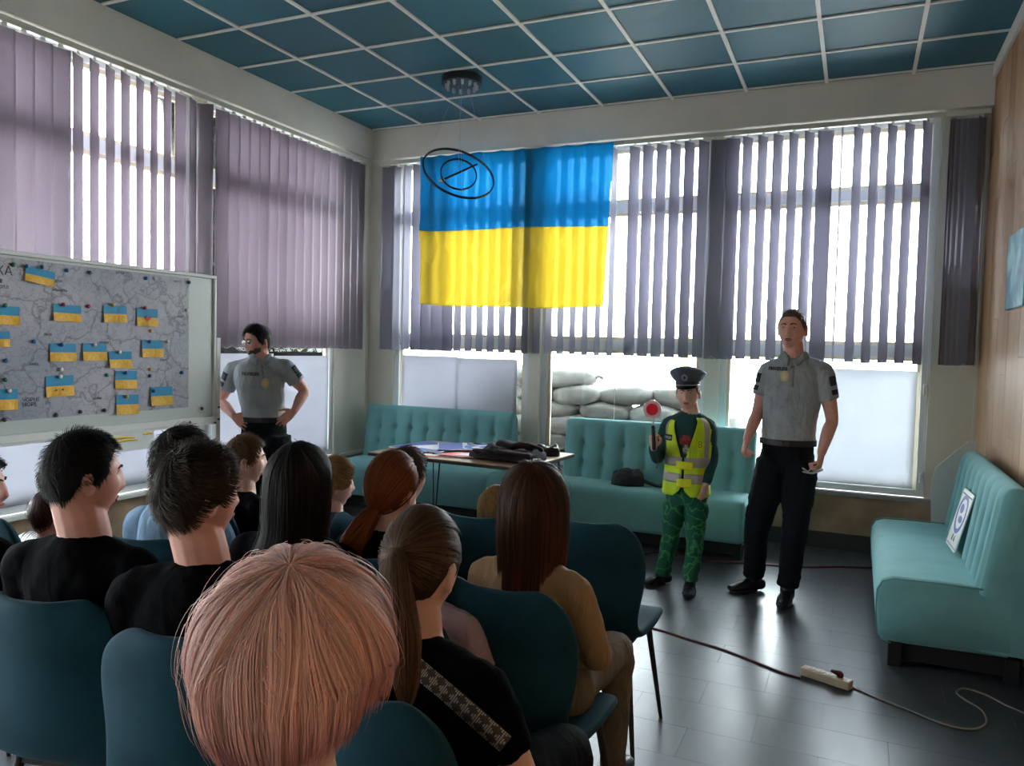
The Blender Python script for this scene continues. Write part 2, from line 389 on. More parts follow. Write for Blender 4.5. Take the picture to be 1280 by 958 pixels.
q = MB(); q.b2((5.312,YB,0), (5.5,.10,H+.03)); WR = tag(q.build('wall_right', mat('board_backing', (.10,.05,.025), .8)), kind='structure')
pmesh = {}
PWID = .19
y = .10; col = 0
while y > YB+.3:
    z = -.9+(col*.47 % 1.3); 
    while z < 3.56:
        a = max(z, 0); b_ = min(z+1.3, 3.56)
        if b_-a > .03:
            key = round(b_-a, 3)
            if key not in pmesh:
                t = MB(); t.b2((0,-PWID+.0015,.001), (.014,-.0015,b_-a-.001)); o = t.build('wall_board', M_['plank'], WR); pmesh[key] = o.data
            else: o = link(bpy.data.objects.new('wall_board', pmesh[key]), WR)
            o.location = (5.298+random.uniform(0,.0015), y, a)
        z += 1.3
    y -= PWID; col += 1
q = MB(); q.b2((5.28,YB,3.56), (5.31,.0,H+.011)); tag(q.build('trim_3', M_['plaster'], bevel=.004), kind='structure')
# rear wall behind the camera
q = MB(); q.b2((-.3,YB-.15,0), (5.5,YB,H+.03)); tag(q.build('wall_rear', M_['plaster_low']), kind='structure')

# sheets stuck over the lower panes
def sheet(P, s0, s1, z0, z1, label, grp='white sheets over the lower window panes'):
    root = empty('window_sheet', P((s0+s1)/2, z0, .0), 0, label, 'paper', grp); o0 = Vector(root.location)
    n = 14; vs = []; fs = []
    for i in range(n+1):
        for j in range(9):
            s = s0+(s1-s0)*i/n; z = z0+(z1-z0)*j/8
            d = -.004-.006*noise.noise(Vector((s*3, z*2, 1.7)))-(.010*max(0, j/8-.85)*noise.noise(Vector((s*9,0,0)))*8)
            vs.append(P(s, z, d+.014)-o0)
    for i in range(n):
        for j in range(8): fs.append((i*9+j, i*9+j+1, (i+1)*9+j+1, (i+1)*9+j))
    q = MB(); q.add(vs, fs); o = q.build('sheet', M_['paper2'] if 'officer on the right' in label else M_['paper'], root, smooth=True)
    md = o.modifiers.new('th', 'SOLIDIFY'); md.thickness = .0015
    return root
sheet(PB, .30, .93, .5, 1.44, 'white sheet over the lower pane above the left end of the corner sofa')
sheet(PB, .925, 1.56, .5, 1.43, 'white sheet over the lower pane above the right end of the corner sofa')
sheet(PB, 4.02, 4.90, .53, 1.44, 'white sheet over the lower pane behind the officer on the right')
sheet(PL, -1.30, -.55, .52, 1.42, 'white sheet over the lower pane right of the hands-on-hips officer')
sheet(PL, -2.06, -1.31, .52, 1.44, 'white sheet over the lower pane behind the hands-on-hips officer')
sheet(PL, -3.74, -2.26, .52, 1.42, 'white sheet over the lower pane behind the map board')

# vertical blinds
def slat_mesh(w, h, curve=.004):
    q = MB(); n = 6; vs = []; fs = []
    for j, z in enumerate((0, -h)):
        for i in range(n+1):
            t = i/n*2-1; vs.append((t*w/2, curve*(1-t*t), z))
    for i in range(n): fs.append((i, i+1, n+1+i+1, n+1+i))
    q.add(vs, fs); me = q.mesh('slat'); me.polygons.foreach_set('use_smooth', [True]*n); return me
def blind(P, rz, s0, s1, n, angs, m, label, top=3.30, bot=1.50, w=.119, ws=None):
    root = empty('vertical_blind', P((s0+s1)/2, top, 0), 0, label, 'blind', 'vertical blinds at the windows'); o0 = Vector(root.location)
    q = MB(); q.b2(P(s0-.03,top+.012,-.022)-o0, P(s1+.03,top+.05,.022)-o0); q.build('head_rail', M_['rail'], root, bevel=.004)
    meshes = {}
    chain = MB()
    prev = None
    for i in range(n):
        s = s0+(s1-s0)*(i+.5)/n if ws is None else ws[i]
        a = angs[i] if isinstance(angs, list) else angs
        h = top-bot+random.uniform(-.004,.004)
        if 'm' not in meshes:
            me = slat_mesh(w, top-bot); me.materials.append(m); meshes['m'] = me
        o = link(bpy.data.objects.new('slat', meshes['m']), root)
        o.location = P(s, top-.008, 0)-o0; o.rotation_euler = (0,0,rz+math.radians(a+random.uniform(-2,2)))
        o.scale = (1,1,h/(top-bot))
        md = o.modifiers.new('th','SOLIDIFY'); md.thickness = .0012; md.offset = 0
        hk = MB(); hk.box((0,0,0), (.03,.004,.02)); k_ = hk.build('slat_hook', M_['white'], root); k_.location = P(s, top+.002, 0)-o0; k_.rotation_euler = (0,0,rz+math.radians(a))
        c = P(s, bot+.012, 0)-o0
        if prev is not None and (c-prev).length < .2:
            mid = (c+prev)/2-Vector((0,0,.03))
            chain.tube([prev, prev*.6+mid*.4-Vector((0,0,.006)), mid, c*.6+mid*.4-Vector((0,0,.006)), c], .0016, n=4)
        prev = c
    if chain.n: chain.build('bottom_chain', M_['white'], root)
    ca = MB(); ca.tube([P(s1+.015, top, -.03)-o0, P(s1+.015, top-1.2, -.032)-o0, P(s1+.012, .9, -.03)-o0], .002, n=5); ca.build('pull_cord', M_['white'], root)
    return root
PBb = lambda s, z, d: Vector((s, .012+d, z)); PLb = lambda s, z, d: Vector((-.012-d, s, z))
angsA = [82]*21; angsA[0] = 15; angsA[5] = 20; angsA[3] = 60; angsA[4] = 45; angsA[6] = 50
blind(PBb, 0, .10, 2.54, 21, angsA, M_['slat'], 'vertical blind behind the blue and yellow flag')
angsB = [55]*20; angsB[6] = 8; angsB[7] = 25; angsB[13] = 12; angsB[14] = 97
blind(PBb, 0, 2.60, 4.94, 20, angsB, M_['slat'], 'vertical blind with half open slats above the officer and the boy')
blind(PBb, 0, 5.02, 5.25, 6, [70,40,20,10,5,60], M_['slat'], 'bunched dark blind slats in the right corner by the wooden wall')
blind(PLb, PI/2, -2.06, -.14, 17, [-16]*16+[-2], M_['slat_p'], 'closed mauve blind behind the hands-on-hips officer')
angL = [-14]*3+[-12]*4+[-10]*3+[24]*7+[8,25,-60]
blind(PLb, PI/2, -4.40, -2.12, 20, angL, M_['slat_p'], 'partly open mauve blind above the map board')
blind(PLb, PI/2, -7.6, -4.5, 27, [-14]*27, M_['slat_p'], 'closed mauve blind on the left wall outside the picture')  # unseen blind, put in closed to keep window light off the foreground

# outside: ground, hedge, sandbags
q = MB(); q.b2((-14,.31,-.5), (20,18,-.4)); tag(q.build('ground', mat('pale_paving', (.45,.44,.42), .9, noise_s=4, noise_a=.15)), kind='structure')
q = MB(); q.b2((-14,-14,-.5), (-.31,.31,-.4)); tag(q.build('ground', bpy.data.materials['pale_paving']), kind='structure')
M_['bag'] = mat('woven_sandbag', (.105,.105,.10), .9, noise_s=9, noise_a=.22, bump=.5, bump_s=45, rand=.22)
def bag_mesh(seed, w=.52, h=.185, d=.34):
    q = MB(); vs = []; nu, nv = 22, 12
    for i in range(nv+1):
        ph = -PI/2+PI*i/nv
        for j in range(nu):
            t = 2*PI*j/nu; c = math.cos(ph)
            x = math.copysign(abs(c)**.55, c)*math.copysign(abs(math.cos(t))**.6, math.cos(t)); y = math.copysign(abs(c)**.6,c)*math.copysign(abs(math.sin(t))**.7, math.sin(t)); z = math.copysign(abs(math.sin(ph))**.7, math.sin(ph))
            sag = 1+.18*noise.noise(Vector((x*1.6+seed*3.1, y*1.4, z)))
            v = Vector((x*w/2, y*d/2*sag, z*h/2*(1-.28*abs(x)**3)*sag))
            v += Vector((0,0,.012*noise.noise(v*18+Vector((seed,0,0)))))+Vector((0,-.010*noise.noise(v*22+Vector((0,seed,4))),0))
            vs.append(v)
    fs = []
    for i in range(nv):
        for j in range(nu):
            k = (j+1)%nu; fs.append((i*nu+j, i*nu+k, (i+1)*nu+k, (i+1)*nu+j))
    q.add(vs, fs)
    # gathered and tied neck
    q.limb([(w/2-.02,0,0),(w/2+.02,0,.012),(w/2+.05,0,.0)], [(.05,.02),(.02,.015),(.035,.02)], side=(0,1,0), n=8)
    me = q.mesh('bag'); me.materials.append(M_['bag']); me.polygons.foreach_set('use_smooth', [True]*len(me.polygons)); return me
bm_ = [bag_mesh(s) for s in range(5)]
ordn = ['first','second','third','fourth','fifth','sixth','seventh','eighth']
rown = ['bottom','second lowest','third lowest','fourth lowest','fifth lowest','sixth lowest','seventh lowest','eighth lowest','ninth lowest','tenth lowest','eleventh lowest','top']
NR = 11
for r in range(NR):
    z = -.315+r*.158
    x = .80+(.22 if r % 2 else 0)+random.uniform(-.04,.04); c = 0
    xend = 3.36 if r < NR-2 else (3.2 if r == NR-2 else 2.65)
    if r >= NR-2: x += .55
    if r == NR-1: x += .12
    while x < xend:
        if not (r == NR-1 and c == 2):
            o = bpy.data.objects.new('sandbag', bm_[(r*3+c) % 5]); link(o); o.location = (x, .62+random.uniform(-.04,.04), z+random.uniform(-.012,.012))
            o.rotation_euler = (random.uniform(-.08,.08), random.uniform(-.10,.10), random.choice((0,PI))+random.uniform(-.15,.15)); o.scale = (random.uniform(.92,1.08),1,random.uniform(1.0,1.14))
            tag(o, 'sandbag outside the window, %s from left in %s row' % (ordn[min(c,7)], rown[r] if r < NR-1 else 'top'), 'sandbag', 'sandbags piled outside the window')
        x += .475+random.uniform(-.03,.03); c += 1
def bush(loc, R, label, nl=900):
    root = empty('bush', loc, 0, label, 'bush', 'pale greenery beyond the windows')
    q = MB(); q.limb([(0,0,0),(0.05,0,R[2]*.6),(0,0,R[2]*1.2)], [.05,.04,.02]); q.build('trunk', M_['legm'], root)
    lf = MB()
    for i in range(nl):
        d = Vector((random.gauss(0,1),random.gauss(0,1),random.gauss(0,1))).normalized()*(random.random()**.4)
        c = Vector((d.x*R[0], d.y*R[1], R[2]*1.3+d.z*R[2])); s = random.uniform(.05,.10)
        rr = Euler((random.uniform(0,6),random.uniform(0,6),random.uniform(0,6))).to_matrix()
        lf.add([c+rr@Vector((-s,0,0)), c+rr@Vector((0,-s*.5,0)), c+rr@Vector((s,0,0)), c+rr@Vector((0,s*.5,0))], [(0,1,2,3)])
    o = lf.build('foliage', mat('pale_leaves', (.16,.22,.08), .7, transl=.3), root, fix=False); tag(o, kind='stuff')
bush((6.6,6.5,-.4), (1.3,.8,1.5), 'pale leafy bush seen through the right-hand window')
bush((-4.2,4.2,-.4), (1.6,.9,1.0), 'yellow green bush seen over the sheets by the left corner')
q = MB(); q.b2((0,0,0),(.10,.03,2.2)); o = q.build('timber_post', mat('yellow_timber', (.62,.42,.16), .7, noise_s=12, noise_a=.15)); o.location = (2.86,1.2,-.4); tag(o, 'yellow timber post standing beyond the sandbags', 'post')
# ------------------------------------------------------------------ sofas
def make_sofa(Lg=1.6):
    root = empty('tufted_sofa')
    # local: x along length, y forward is -Y, back at y=0
    q = MB(); n = 40; rings = []
    # seat block, rounded with a soft nose
    prof = [(-.10,.13),(-.60,.12),(-.645,.13),(-.665,.16),(-.675,.30),(-.672,.38),(-.65,.425),(-.60,.445),(-.40,.45),(-.20,.445),(-.10,.44)]
    for i in range(n+1):
        t = i/n; x = Lg*t; e = min(t, 1-t)*Lg; rd = .035; k = 0 if e > rd else (rd-e)
        ins = rd-math.sqrt(max(rd*rd-k*k, 0)) if k else 0
        ring = []
        for (y, z) in prof:
            cy, cz = -.37, .29
            wr = .004*noise.noise(Vector((x*14, y*4, 0))) if z > .42 else .003*noise.noise(Vector((x*4, z*6, 3)))
            yy = y+(ins if y < cy else -ins*0); zz = z-(ins if z > cz else -ins)
            ring.append((x, yy, zz+(wr if z > .42 else 0)))
        rings.append(ring)
    # denser ends
    q.loft(rings, True, True); q.build('seat', M_['sofa'], root, smooth=True, angle=.9)
    for xx in (.012, Lg-.012):
        pi = MB(); pi.tube([(xx, y, z+.002) for y, z in prof[1:-1]], .004, n=6); pi.build('piping', M_['sofa'], root, smooth=True)
    # backrest
    NCH = 9
    prof = []
    for i in range(17):
        t = i/16; prof.append((-.235+.075*t, .42+.46*t, 1, t))
    for a in range(1, 8):
        an = PI*a/8; prof.append((-.095-.065*math.cos(an)*1.0, .88+.065*math.sin(an), .5*max(0, math.cos(an)), 1))
    for i in range(7):
        t = 1-i/6; prof.append((-.03, .15+.72*t, 0, t))
    prof.append((-.235,.15,0,0)); prof.append((-.235,.30,0,0))
    nx = NCH*12; rings = []
    for i in range(nx+1):
        x = Lg*i/nx; ch = x/Lg*NCH; fr = ch-math.floor(ch) if i < nx else 0
        dch = min(fr, 1-fr)
        edge = 1 if (x > .05 and x < Lg-.05) else 0
        ring = []
        for (y, z, w, t) in prof:
            seam = math.exp(-(dch/.13)**2)*edge
            inner = .5+.5*math.tanh((.93-t)*12)*math.tanh((t-.02)*30)
            dep = .010*seam*max(inner, .35)
            if w > .4:
                for tz in (.34, .68):
                    dep += .034*edge*math.exp(-((dch)/.16)**2-((t-tz)/.055)**2)
            puff = .012*math.sin(PI*min(max(fr,0),1))*w if edge else 0
            ring.append((x, y+(dep-puff)*w, z))
        e = min(x, Lg-x)
        if e < .03:
            k = .03-math.sqrt(max(.03**2-(.03-e)**2, 0)); ring = [(xx, y+(k if y < -.13 else -k*.3), z-(k if z > .6 else 0)) for xx, y, z in ring]
        rings.append(ring)
    q = MB(); q.loft(rings, True, True); q.build('backrest', M_['sofa'], root, smooth=True, angle=1.0)
    for c in range(1, NCH):
        for tz in (.34, .68):
            q = MB(); q.ell((0,0,0), (.008,.005,.008), nu=10, nv=6); q.build('button', M_['sofa'], root, smooth=True, loc=(Lg*c/NCH, -.235+.075*tz+.036, .42+.46*tz))
    q = MB(); q.b2((.05,-.60,.035), (Lg-.05,-.06,.12)); q.build('plinth', M_['sofa_dark'], root)
    for x in (.06, Lg-.06):
        for y in (-.58, -.08):
            q = MB(); q.b2((x-.03,y-.03,0), (x+.03,y+.03,.125)); q.build('foot', M_['sofa_dark'], root, bevel=.003)
    return root
sofa = make_sofa(); tag(sofa, 'teal tufted sofa in the left corner behind the table', 'sofa', 'teal tufted sofas')
sofa.location = (.02,.06,0)
copy_tree(sofa, loc=(2.17,-.04,0), label='teal tufted sofa behind the boy, with a black bag on it')
sc = copy_tree(sofa, loc=(5.285,-.72,0), rz=-PI/2, label='teal tufted sofa against the wooden wall at right, holding a white sign')

# ------------------------------------------------------------------ chairs
def make_chair():
    root = empty('dining_chair')
    prof = [(.225,.435),(.20,.455),(.12,.462),(0,.455),(-.10,.448),(-.17,.455),(-.215,.50),(-.235,.57),(-.25,.66),(-.262,.76),(-.27,.84),(-.272,.885),(-.270,.905)]
    wid = [.17,.205,.225,.232,.225,.215,.205,.21,.222,.23,.215,.18,.12]
    nu = 12; vs = []; fs = []
    for i, ((y, z), w) in enumerate(zip(prof, wid)):
        for j in range(nu+1):
            u = j/nu*2-1; back = min(max((z-.47)/.2, 0), 1); 
            yy = y+back*.085*u*u*(1-.35*max(0,(z-.75)/.15)); zz = z+(1-back)*.03*abs(u)**3*(0 if i < 2 else 1)
            vs.append((u*w, yy, zz))
    for i in range(len(prof)-1):
        for j in range(nu):
            a = i*(nu+1)+j; fs.append((a, a+1, a+nu+2, a+nu+1))
    q = MB(); q.add(vs, fs); o = q.build('seat_shell', M_['chair'], root, smooth=True)
    md = o.modifiers.new('th','SOLIDIFY'); md.thickness = .036; md.offset = -.2
    b = o.modifiers.new('sub','SUBSURF'); b.levels = 1; b.render_levels = 2
    for sx in (-1,1):
        for (y0, y1) in ((.15,.215),(-.13,-.20)):
            q = MB(); q.cyl((sx*.15,y0,.44), (sx*.205,y1,0), .0135, .008, n=10); q.build('leg', M_['legm'], root, smooth=True, angle=.8)
    q = MB(); q.b2((-.16,-.14,.415),(.16,.16,.428)); q.build('under_frame', M_['legm'], root)
    return root
chair0 = make_chair(); first = [True]
def chair(x, y, yaw, label):
    """yaw: direction the sitter faces, 0 = +Y, clockwise positive"""
    if first[0]: first[0] = False; chair0.location = (x,y,0); chair0.rotation_euler = (0,0,-yaw); tag(chair0, label, 'chair', 'blue velvet chairs of the audience'); return chair0
    c = copy_tree(chair0, loc=(x,y,0), rz=-yaw, label=label); return c

# ------------------------------------------------------------------ table
TZ = .72
def make_table():
    root = empty('side_table', (1.78,-1.21,0), -.06, 'low wooden table with black hairpin legs, loaded with signs', 'table')
    a, b_ = .665, .45
    q = MB(); q.b2((-a,-b_,TZ-.006), (a,b_,TZ)); q.build('table_top', M_['wood_top'], root, bevel=.002)
    q = MB(); q.b2((-a,-b_,TZ-.028), (a,b_,TZ-.007)); q.build('table_edge', M_['wood_edge'], root, bevel=.002)
    for sx in (-1,1):
        for sy in (-1,1):
            q = MB(); c = Vector((sx*(a-.12), sy*(b_-.10), TZ-.028)); f = Vector((sx*(a-.07), sy*(b_-.06), 0.006))
            for dx, dy in ((-.05,0),(0,.05),(.045,-.03)):
                q.tube([c+Vector((dx,dy,0)), f+Vector((dx*.12,dy*.12,0))], .005, n=6)
            q.tube([f+Vector((-.006,0,0)), f+Vector((0,0,-.004)), f+Vector((.006,0,0))], .006, n=6)
            q.box(c+Vector((0,0,-.003)), (.12,.10,.005)); q.build('leg', M_['black'], root, smooth=True, angle=.6)
    return root
make_table()
M_['sign_white'] = mat('white_sign_face', (.80,.80,.80), .4); M_['sign_blue'] = mat('blue_sign_print', (.02,.07,.42), .4); M_['sign_red'] = mat('red_sign_print', (.75,.05,.04), .4)
M_['ink'] = mat('black_print', (.02,.02,.02), .5)
def rounded(pts, r, n=5):
    out = []; N_ = len(pts)
    for i in range(N_):
        p = Vector(pts[i]).to_2d(); a = (Vector(pts[i-1]).to_2d()-p).normalized(); b = (Vector(pts[(i+1)%N_]).to_2d()-p).normalized()
        for k in range(n+1):
            t = k/n; q1 = p+a*r*(1-t)**1; q2 = p+b*r*t; c = (p+a*r).lerp(p, t).lerp(p.lerp(p+b*r, t), t); out.append((c.x, c.y))
    return out
def ngon(r, n=36, sx=1, sy=1): return [(r*sx*math.cos(2*PI*i/n), r*sy*math.sin(2*PI*i/n)) for i in range(n)]
def ringo(r0, r1, n=36): pass
def sign_root(name, label, cat, M, group=None):
    o = empty(name, (0,0,0), 0, label, cat, group); o.matrix_world = M; return o
def flat(parent, name, outline, m, z0, th): q = MB(); q.prism(outline, Matrix.Translation((0,0,z0)), th); return q.build(name, m, parent)
def band(parent, name, outer, inner, m, z0, th):
    q = MB(); n = len(outer); vs = []
    for z in (z0, z0+th):
        for o_ in (outer, inner): vs += [(x,y,z) for x,y in o_]
    fs = []
    for i in range(n):
        k = (i+1)%n; fs += [(2*n+i,2*n+k,3*n+k,3*n+i), (i,k,2*n+k,2*n+i), (n+i,3*n+i,3*n+k,n+k), (i,n+i,n+k,k)]
    q.add(vs, fs); return q.build(name, m, parent)
def tableM(x, y, z, rz, tilt=0, ax='X'): return Matrix.Translation((x,y,z)) @ Matrix.Rotation(rz,4,'Z') @ Matrix.Rotation(tilt,4,ax)
tri = [(-.34,-.2),(.34,-.2),(0,.39)]
def tri_sign(M, label):
    r = sign_root('warning_sign', label, 'sign', M, 'traffic signs on the table')
    o = rounded(tri, .08); i_ = rounded([(x*.68, y*.68) for x,y in tri], .05)
    flat(r, 'plate', o, M_['sign_white'], 0, .004); band(r, 'red_border', [(x*.97,y*.97) for x,y in o], i_, M_['sign_red'], .0041, .001)
    q = MB(); q.ell((0,.10,.005),(.018,.018,.0012)); q.limb([(0,.08,.005),(.01,.02,.005),(-.03,-.06,.005)], [.012,.018,.01], n=8); q.limb([(.01,.02,.005),(.05,-.07,.005)], [.012,.008], n=8); q.build('walker_symbol', M_['ink'], r)
tri_sign(tableM(1.52,-1.42,TZ+.001,.25,), 'white triangle sign with a red border lying at the front of the table')
tri_sign(tableM(1.93,-1.32,TZ+.008,2.2,.01), 'second red-bordered triangle sign, under the dark trousers')
r = sign_root('crossing_sign', 'blue rectangular sign with a white panel, leftmost on the table', 'sign', tableM(1.40,-1.18,TZ+.013,-.15,.0), 'traffic signs on the table')
flat(r, 'plate', rounded([(-.25,-.25),(.25,-.25),(.25,.25),(-.25,.25)], .03), M_['sign_white'], 0, .004); flat(r, 'blue_field', rounded([(-.24,-.24),(.24,-.24),(.24,.24),(-.24,.24)], .03), M_['sign_blue'], .0041, .0008)
flat(r, 'white_triangle', [(-.17,-.14),(.17,-.14),(0,.18)], M_['sign_white'], .005, .0008)
r = sign_root('crossing_sign', 'blue and white sign lying on top of the sign pile', 'sign', tableM(1.72,-1.05,TZ+.024,.5,.0), 'traffic signs on the table')
flat(r, 'plate', rounded([(-.30,-.22),(.30,-.22),(.30,.22),(-.30,.22)], .03), M_['sign_white'], 0, .004)
flat(r, 'blue_field', [(-.29,-.21),(-.10,-.21),(-.10,.21),(-.29,.21)], M_['sign_blue'], .0041, .0008); flat(r, 'blue_field', [(.02,-.21),(.29,-.21),(.2,.08),(.06,.02)], M_['sign_blue'], .0041, .0008)
q = MB(); q.tube([(-.06,.12,.006),(0,.15,.006),(.06,.12,.006),(.12,.15,.006)], .008, n=6); q.ell((-.03,.08,.006),(.02,.02,.002)); q.ell((.10,.09,.006),(.02,.02,.002)); q.build('car_symbol', M_['ink'], r)
r = sign_root('round_sign', 'round blue sign with white bands beside the trousers', 'sign', tableM(1.86,-1.10,TZ+.032,.2,.0), 'traffic signs on the table')
flat(r, 'plate', ngon(.20), M_['sign_white'], 0, .004); band(r, 'blue_ring', ngon(.192), ngon(.13), M_['sign_blue'], .0041, .0008); flat(r, 'blue_disc', ngon(.075, 24), M_['sign_blue'], .0041, .0008)
for a in range(4): flat(r, 'blue_bar', [(x*math.cos(a*PI/2)-y*math.sin(a*PI/2), x*math.sin(a*PI/2)+y*math.cos(a*PI/2)) for x,y in ((.07,-.012),(.135,-.012),(.135,.012),(.07,.012))], M_['sign_blue'], .0041, .0008)
# folded dark garment
def heap(name, label, cat, loc, rx, ry, rz_, m, seed, ang=0, lumps=.5):
    root = empty(name, loc, ang, label, cat)
    q = MB(); nu, nv = 44, 16; vs = []
    for i in range(nv+1):
        ph = PI/2*i/nv
        for j in range(nu):
            t = 2*PI*j/nu; c = math.cos(ph)**.6 if i < nv else 0; 
            ex = math.copysign(abs(math.cos(t))**.6, math.cos(t)); ey = math.copysign(abs(math.sin(t))**.6, math.sin(t))
            p = Vector((ex*c*rx, ey*c*ry, math.sin(ph)**.7*rz_ if i else 0))
            nn = noise.noise(Vector((p.x*9+seed, p.y*14, p.z*9)))+.5*noise.noise(Vector((p.x*26, p.y*30+seed, p.z*20)))
            p = p*(1+.12*nn)+Vector((0,0,rz_*lumps*nn*(math.sin(ph))))
            p.z = max(p.z, 0); vs.append(p)
    fs = [tuple(range(nu-1,-1,-1))]
    for i in range(nv):
        for j in range(nu):
            k = (j+1)%nu; fs.append((i*nu+j, i*nu+k, (i+1)*nu+k, (i+1)*nu+j))
    q.add(vs, fs); return root, q.build(name+'_cloth', m, root, smooth=True, fix=True)
M_['dgarment'] = mat('dark_plum_cloth', (.035,.028,.035), .9, noise_s=30, noise_a=.4, bump=.6, bump_s=60)
root, _ = heap('folded_trousers', 'dark folded trousers heaped on the right end of the table', 'clothes', (2.16,-1.38,TZ+.012), .27, .17, .075, M_['dgarment'], 3.3, -.06)
q = MB(); q.limb([(-.20,-.12,.05),(0,-.15,.055),(.22,-.10,.045)], [(.05,.018),(.06,.02),(.05,.018)], n=10); q.limb([(-.1,.02,.085),(.08,.03,.09),(.24,.05,.06)], [(.05,.02),(.05,.022),(.04,.02)], n=10); q.build('trouser_leg', M_['dgarment'], root, smooth=True)
root, _ = heap('black_cap_bag', 'small black bag behind the trousers on the table', 'bag', (2.30,-1.00,TZ+.002), .11, .09, .085, M_['blackp'], 7.7, .3)
# black bag on sofa
M_['bagcloth'] = mat('black_nylon', (.018,.018,.024), .6, bump=.5, bump_s=30)
root, _ = heap('black_bag', 'crumpled black bag lying on the middle sofa left of the boy', 'bag', (2.80,-.42,.452), .13, .11, .12, M_['bagcloth'], 1.2, .2, .3)
q = MB(); q.tube([(.10,-.02,.05),(.17,-.06,.03),(.24,-.09,.015),(.29,-.05,.012),(.27,0,.012)], [.016,.014,.013,.013,.012], n=8, sub=3); q.build('strap', M_['bagcloth'], root, smooth=True)

# ------------------------------------------------------------------ sign on right sofa
bl = Vector((4.995,-1.37,.460)); 
bw = Vector((.015,-.28,0)); up = Vector((.085,-.03,.33))
Mx = frame_M((bl+bw/2)-Vector((0,0,0)), bw, up)
r = sign_root('emblem_board', 'white board with a blue oval emblem leaning on the right-hand sofa', 'sign', Mx)
hw, hh = bw.length/2, up.length
flat(r, 'board', rounded([(-hw,0),(hw,0),(hw,hh),(-hw,hh)], .012), M_['sign_white'], -.006, .006)
cy = hh*.60
band(r, 'blue_oval', [(x,y+cy) for x,y in ngon(.115)], [(x,y+cy) for x,y in ngon(.088)], M_['sign_blue'], .0001, .0008)
flat(r, 'blue_mark', [(x-.02,y+cy+.03) for x,y in ngon(.035, 16, 1.2, .8)], M_['sign_blue'], .0001, .0008); flat(r, 'blue_mark', [(x+.015,y+cy-.03) for x,y in ngon(.035, 16, 1.3, .6)], M_['sign_blue'], .0001, .0008)
band(r, 'black_line', [(-hw+.01,.012),(hw-.01,.012),(hw-.01,.02),(-hw+.01,.02)], [(-hw+.012,.014),(hw-.012,.014),(hw-.012,.018),(-hw+.012,.018)], M_['ink'], .0001, .0006)
flat(r, 'black_line', [(-hw+.015,hh-.03),(hw-.015,hh-.03),(hw-.015,hh-.022),(-hw+.015,hh-.022)], M_['ink'], .0001, .0006)
flat(r, 'black_mark', [(-.04,.045),(-.01,.045),(-.01,.085),(-.03,.08)], M_['ink'], .0001, .0006); flat(r, 'black_mark', [(.01,.05),(.045,.045),(.03,.085)], M_['ink'], .0001, .0006)
# white folded panel behind the far end of that sofa
root = empty('white_card', (5.07,-.45,0), 0, 'white folded card standing behind the far end of the right sofa', 'card')
q = MB(); q.prism([(-.06,.02),(.17,.02),(.17,.98),(.12,.98),(-.07,.78),(-.09,.62)], Matrix.Translation((0,0,0)) @ Matrix.Rotation(PI/2,4,'X'), .012); q.build('card_face', M_['white'], root)
q = MB(); q.prism([(0,.02),(.14,.02),(.14,.80),(0,.98)], Matrix.Translation((.17,-.012,0)) @ Matrix.Rotation(-PI/2-.2,4,'Z') @ Matrix.Rotation(PI/2,4,'X'), .008)
q.v = [(min(x,5.29-5.07) , y, z) for x,y,z in q.v]; q.build('card_fold', M_['white'], root)

# ------------------------------------------------------------------ picture on the wooden wall
def paint_mat():
    m = bpy.data.materials.new('turquoise_painting'); m.use_nodes = True; N = m.node_tree.nodes; L = m.node_tree.links; b = N['Principled BSDF']
    g = N.new('ShaderNodeNewGeometry'); n = N.new('ShaderNodeTexNoise'); n.inputs['Scale'].default_value = 5; n.inputs['Detail'].default_value = 5; L.new(g.outputs['Position'], n.inputs[0])
    r = N.new('ShaderNodeValToRGB'); L.new(n.outputs[0], r.inputs[0]); e = r.color_ramp.elements; e[0].position=.35; e[0].color = (.02,.10,.20,1); e[1].position=.65; e[1].color = (.30,.62,.66,1); x = e.new(.5); x.color = (.06,.34,.46,1)
    L.new(r.outputs[0], b.inputs['Base Color']); b.inputs['Roughness'].default_value = .5; return m
q = MB(); q.b2((5.268,-1.65,1.84), (5.2975,-1.10,2.27)); tag(q.build('wall_painting', paint_mat(), bevel=.002), 'turquoise abstract canvas hanging on the wooden wall', 'picture')

# ------------------------------------------------------------------ pendant lamp
CP = Vector((1.55,-1.09,H)); RCN = Vector((1.54,-1.09,2.91))
root = empty('pendant_lamp', CP, 0, 'black ring pendant lamp with a round ceiling plate hanging before the flag', 'lamp')
q = MB(); q.cyl((0,0,0),(0,0,-.055), .16, n=40); q.build('ceiling_plate', M_['black'], root, bevel=.004)
for i in range(12):
    a = 2*PI*i/12; q = MB(); q.cyl((.12*math.cos(a),.12*math.sin(a),-.055),(.12*math.cos(a),.12*math.sin(a),-.085), .014,.011, n=10); q.ell((.12*math.cos(a),.12*math.sin(a),-.088),(.009,.009,.007),nu=8,nv=6); q.build('spot', M_['alu'], root)
def ring_part(name, c, R, nrm, wid=.009, th=.0045):
    nrm = Vector(nrm).normalized(); x = nrm.orthogonal().normalized(); y = nrm.cross(x); q = MB(); rings = []
    for i in range(72):
        a = 2*PI*i/72; d = x*math.cos(a)+y*math.sin(a)
        rings.append([c+d*(R+sx*th)+nrm*sy*wid for sx, sy in ((-1,-1),(1,-1),(1,1),(-1,1))])
    n = 4; vs = [p for r in rings for p in r]; fs = [(i*n+j, i*n+(j+1)%n, ((i+1)%72)*n+(j+1)%n, ((i+1)%72)*n+j) for i in range(72) for j in range(n)]
    q.add(vs, fs); return q.build(name, M_['black'], root), x, y
c0 = RCN-CP
tocam = (CAMLOC-RCN).normalized(); rt = Vector(right); upv = Vector((0,0,1))
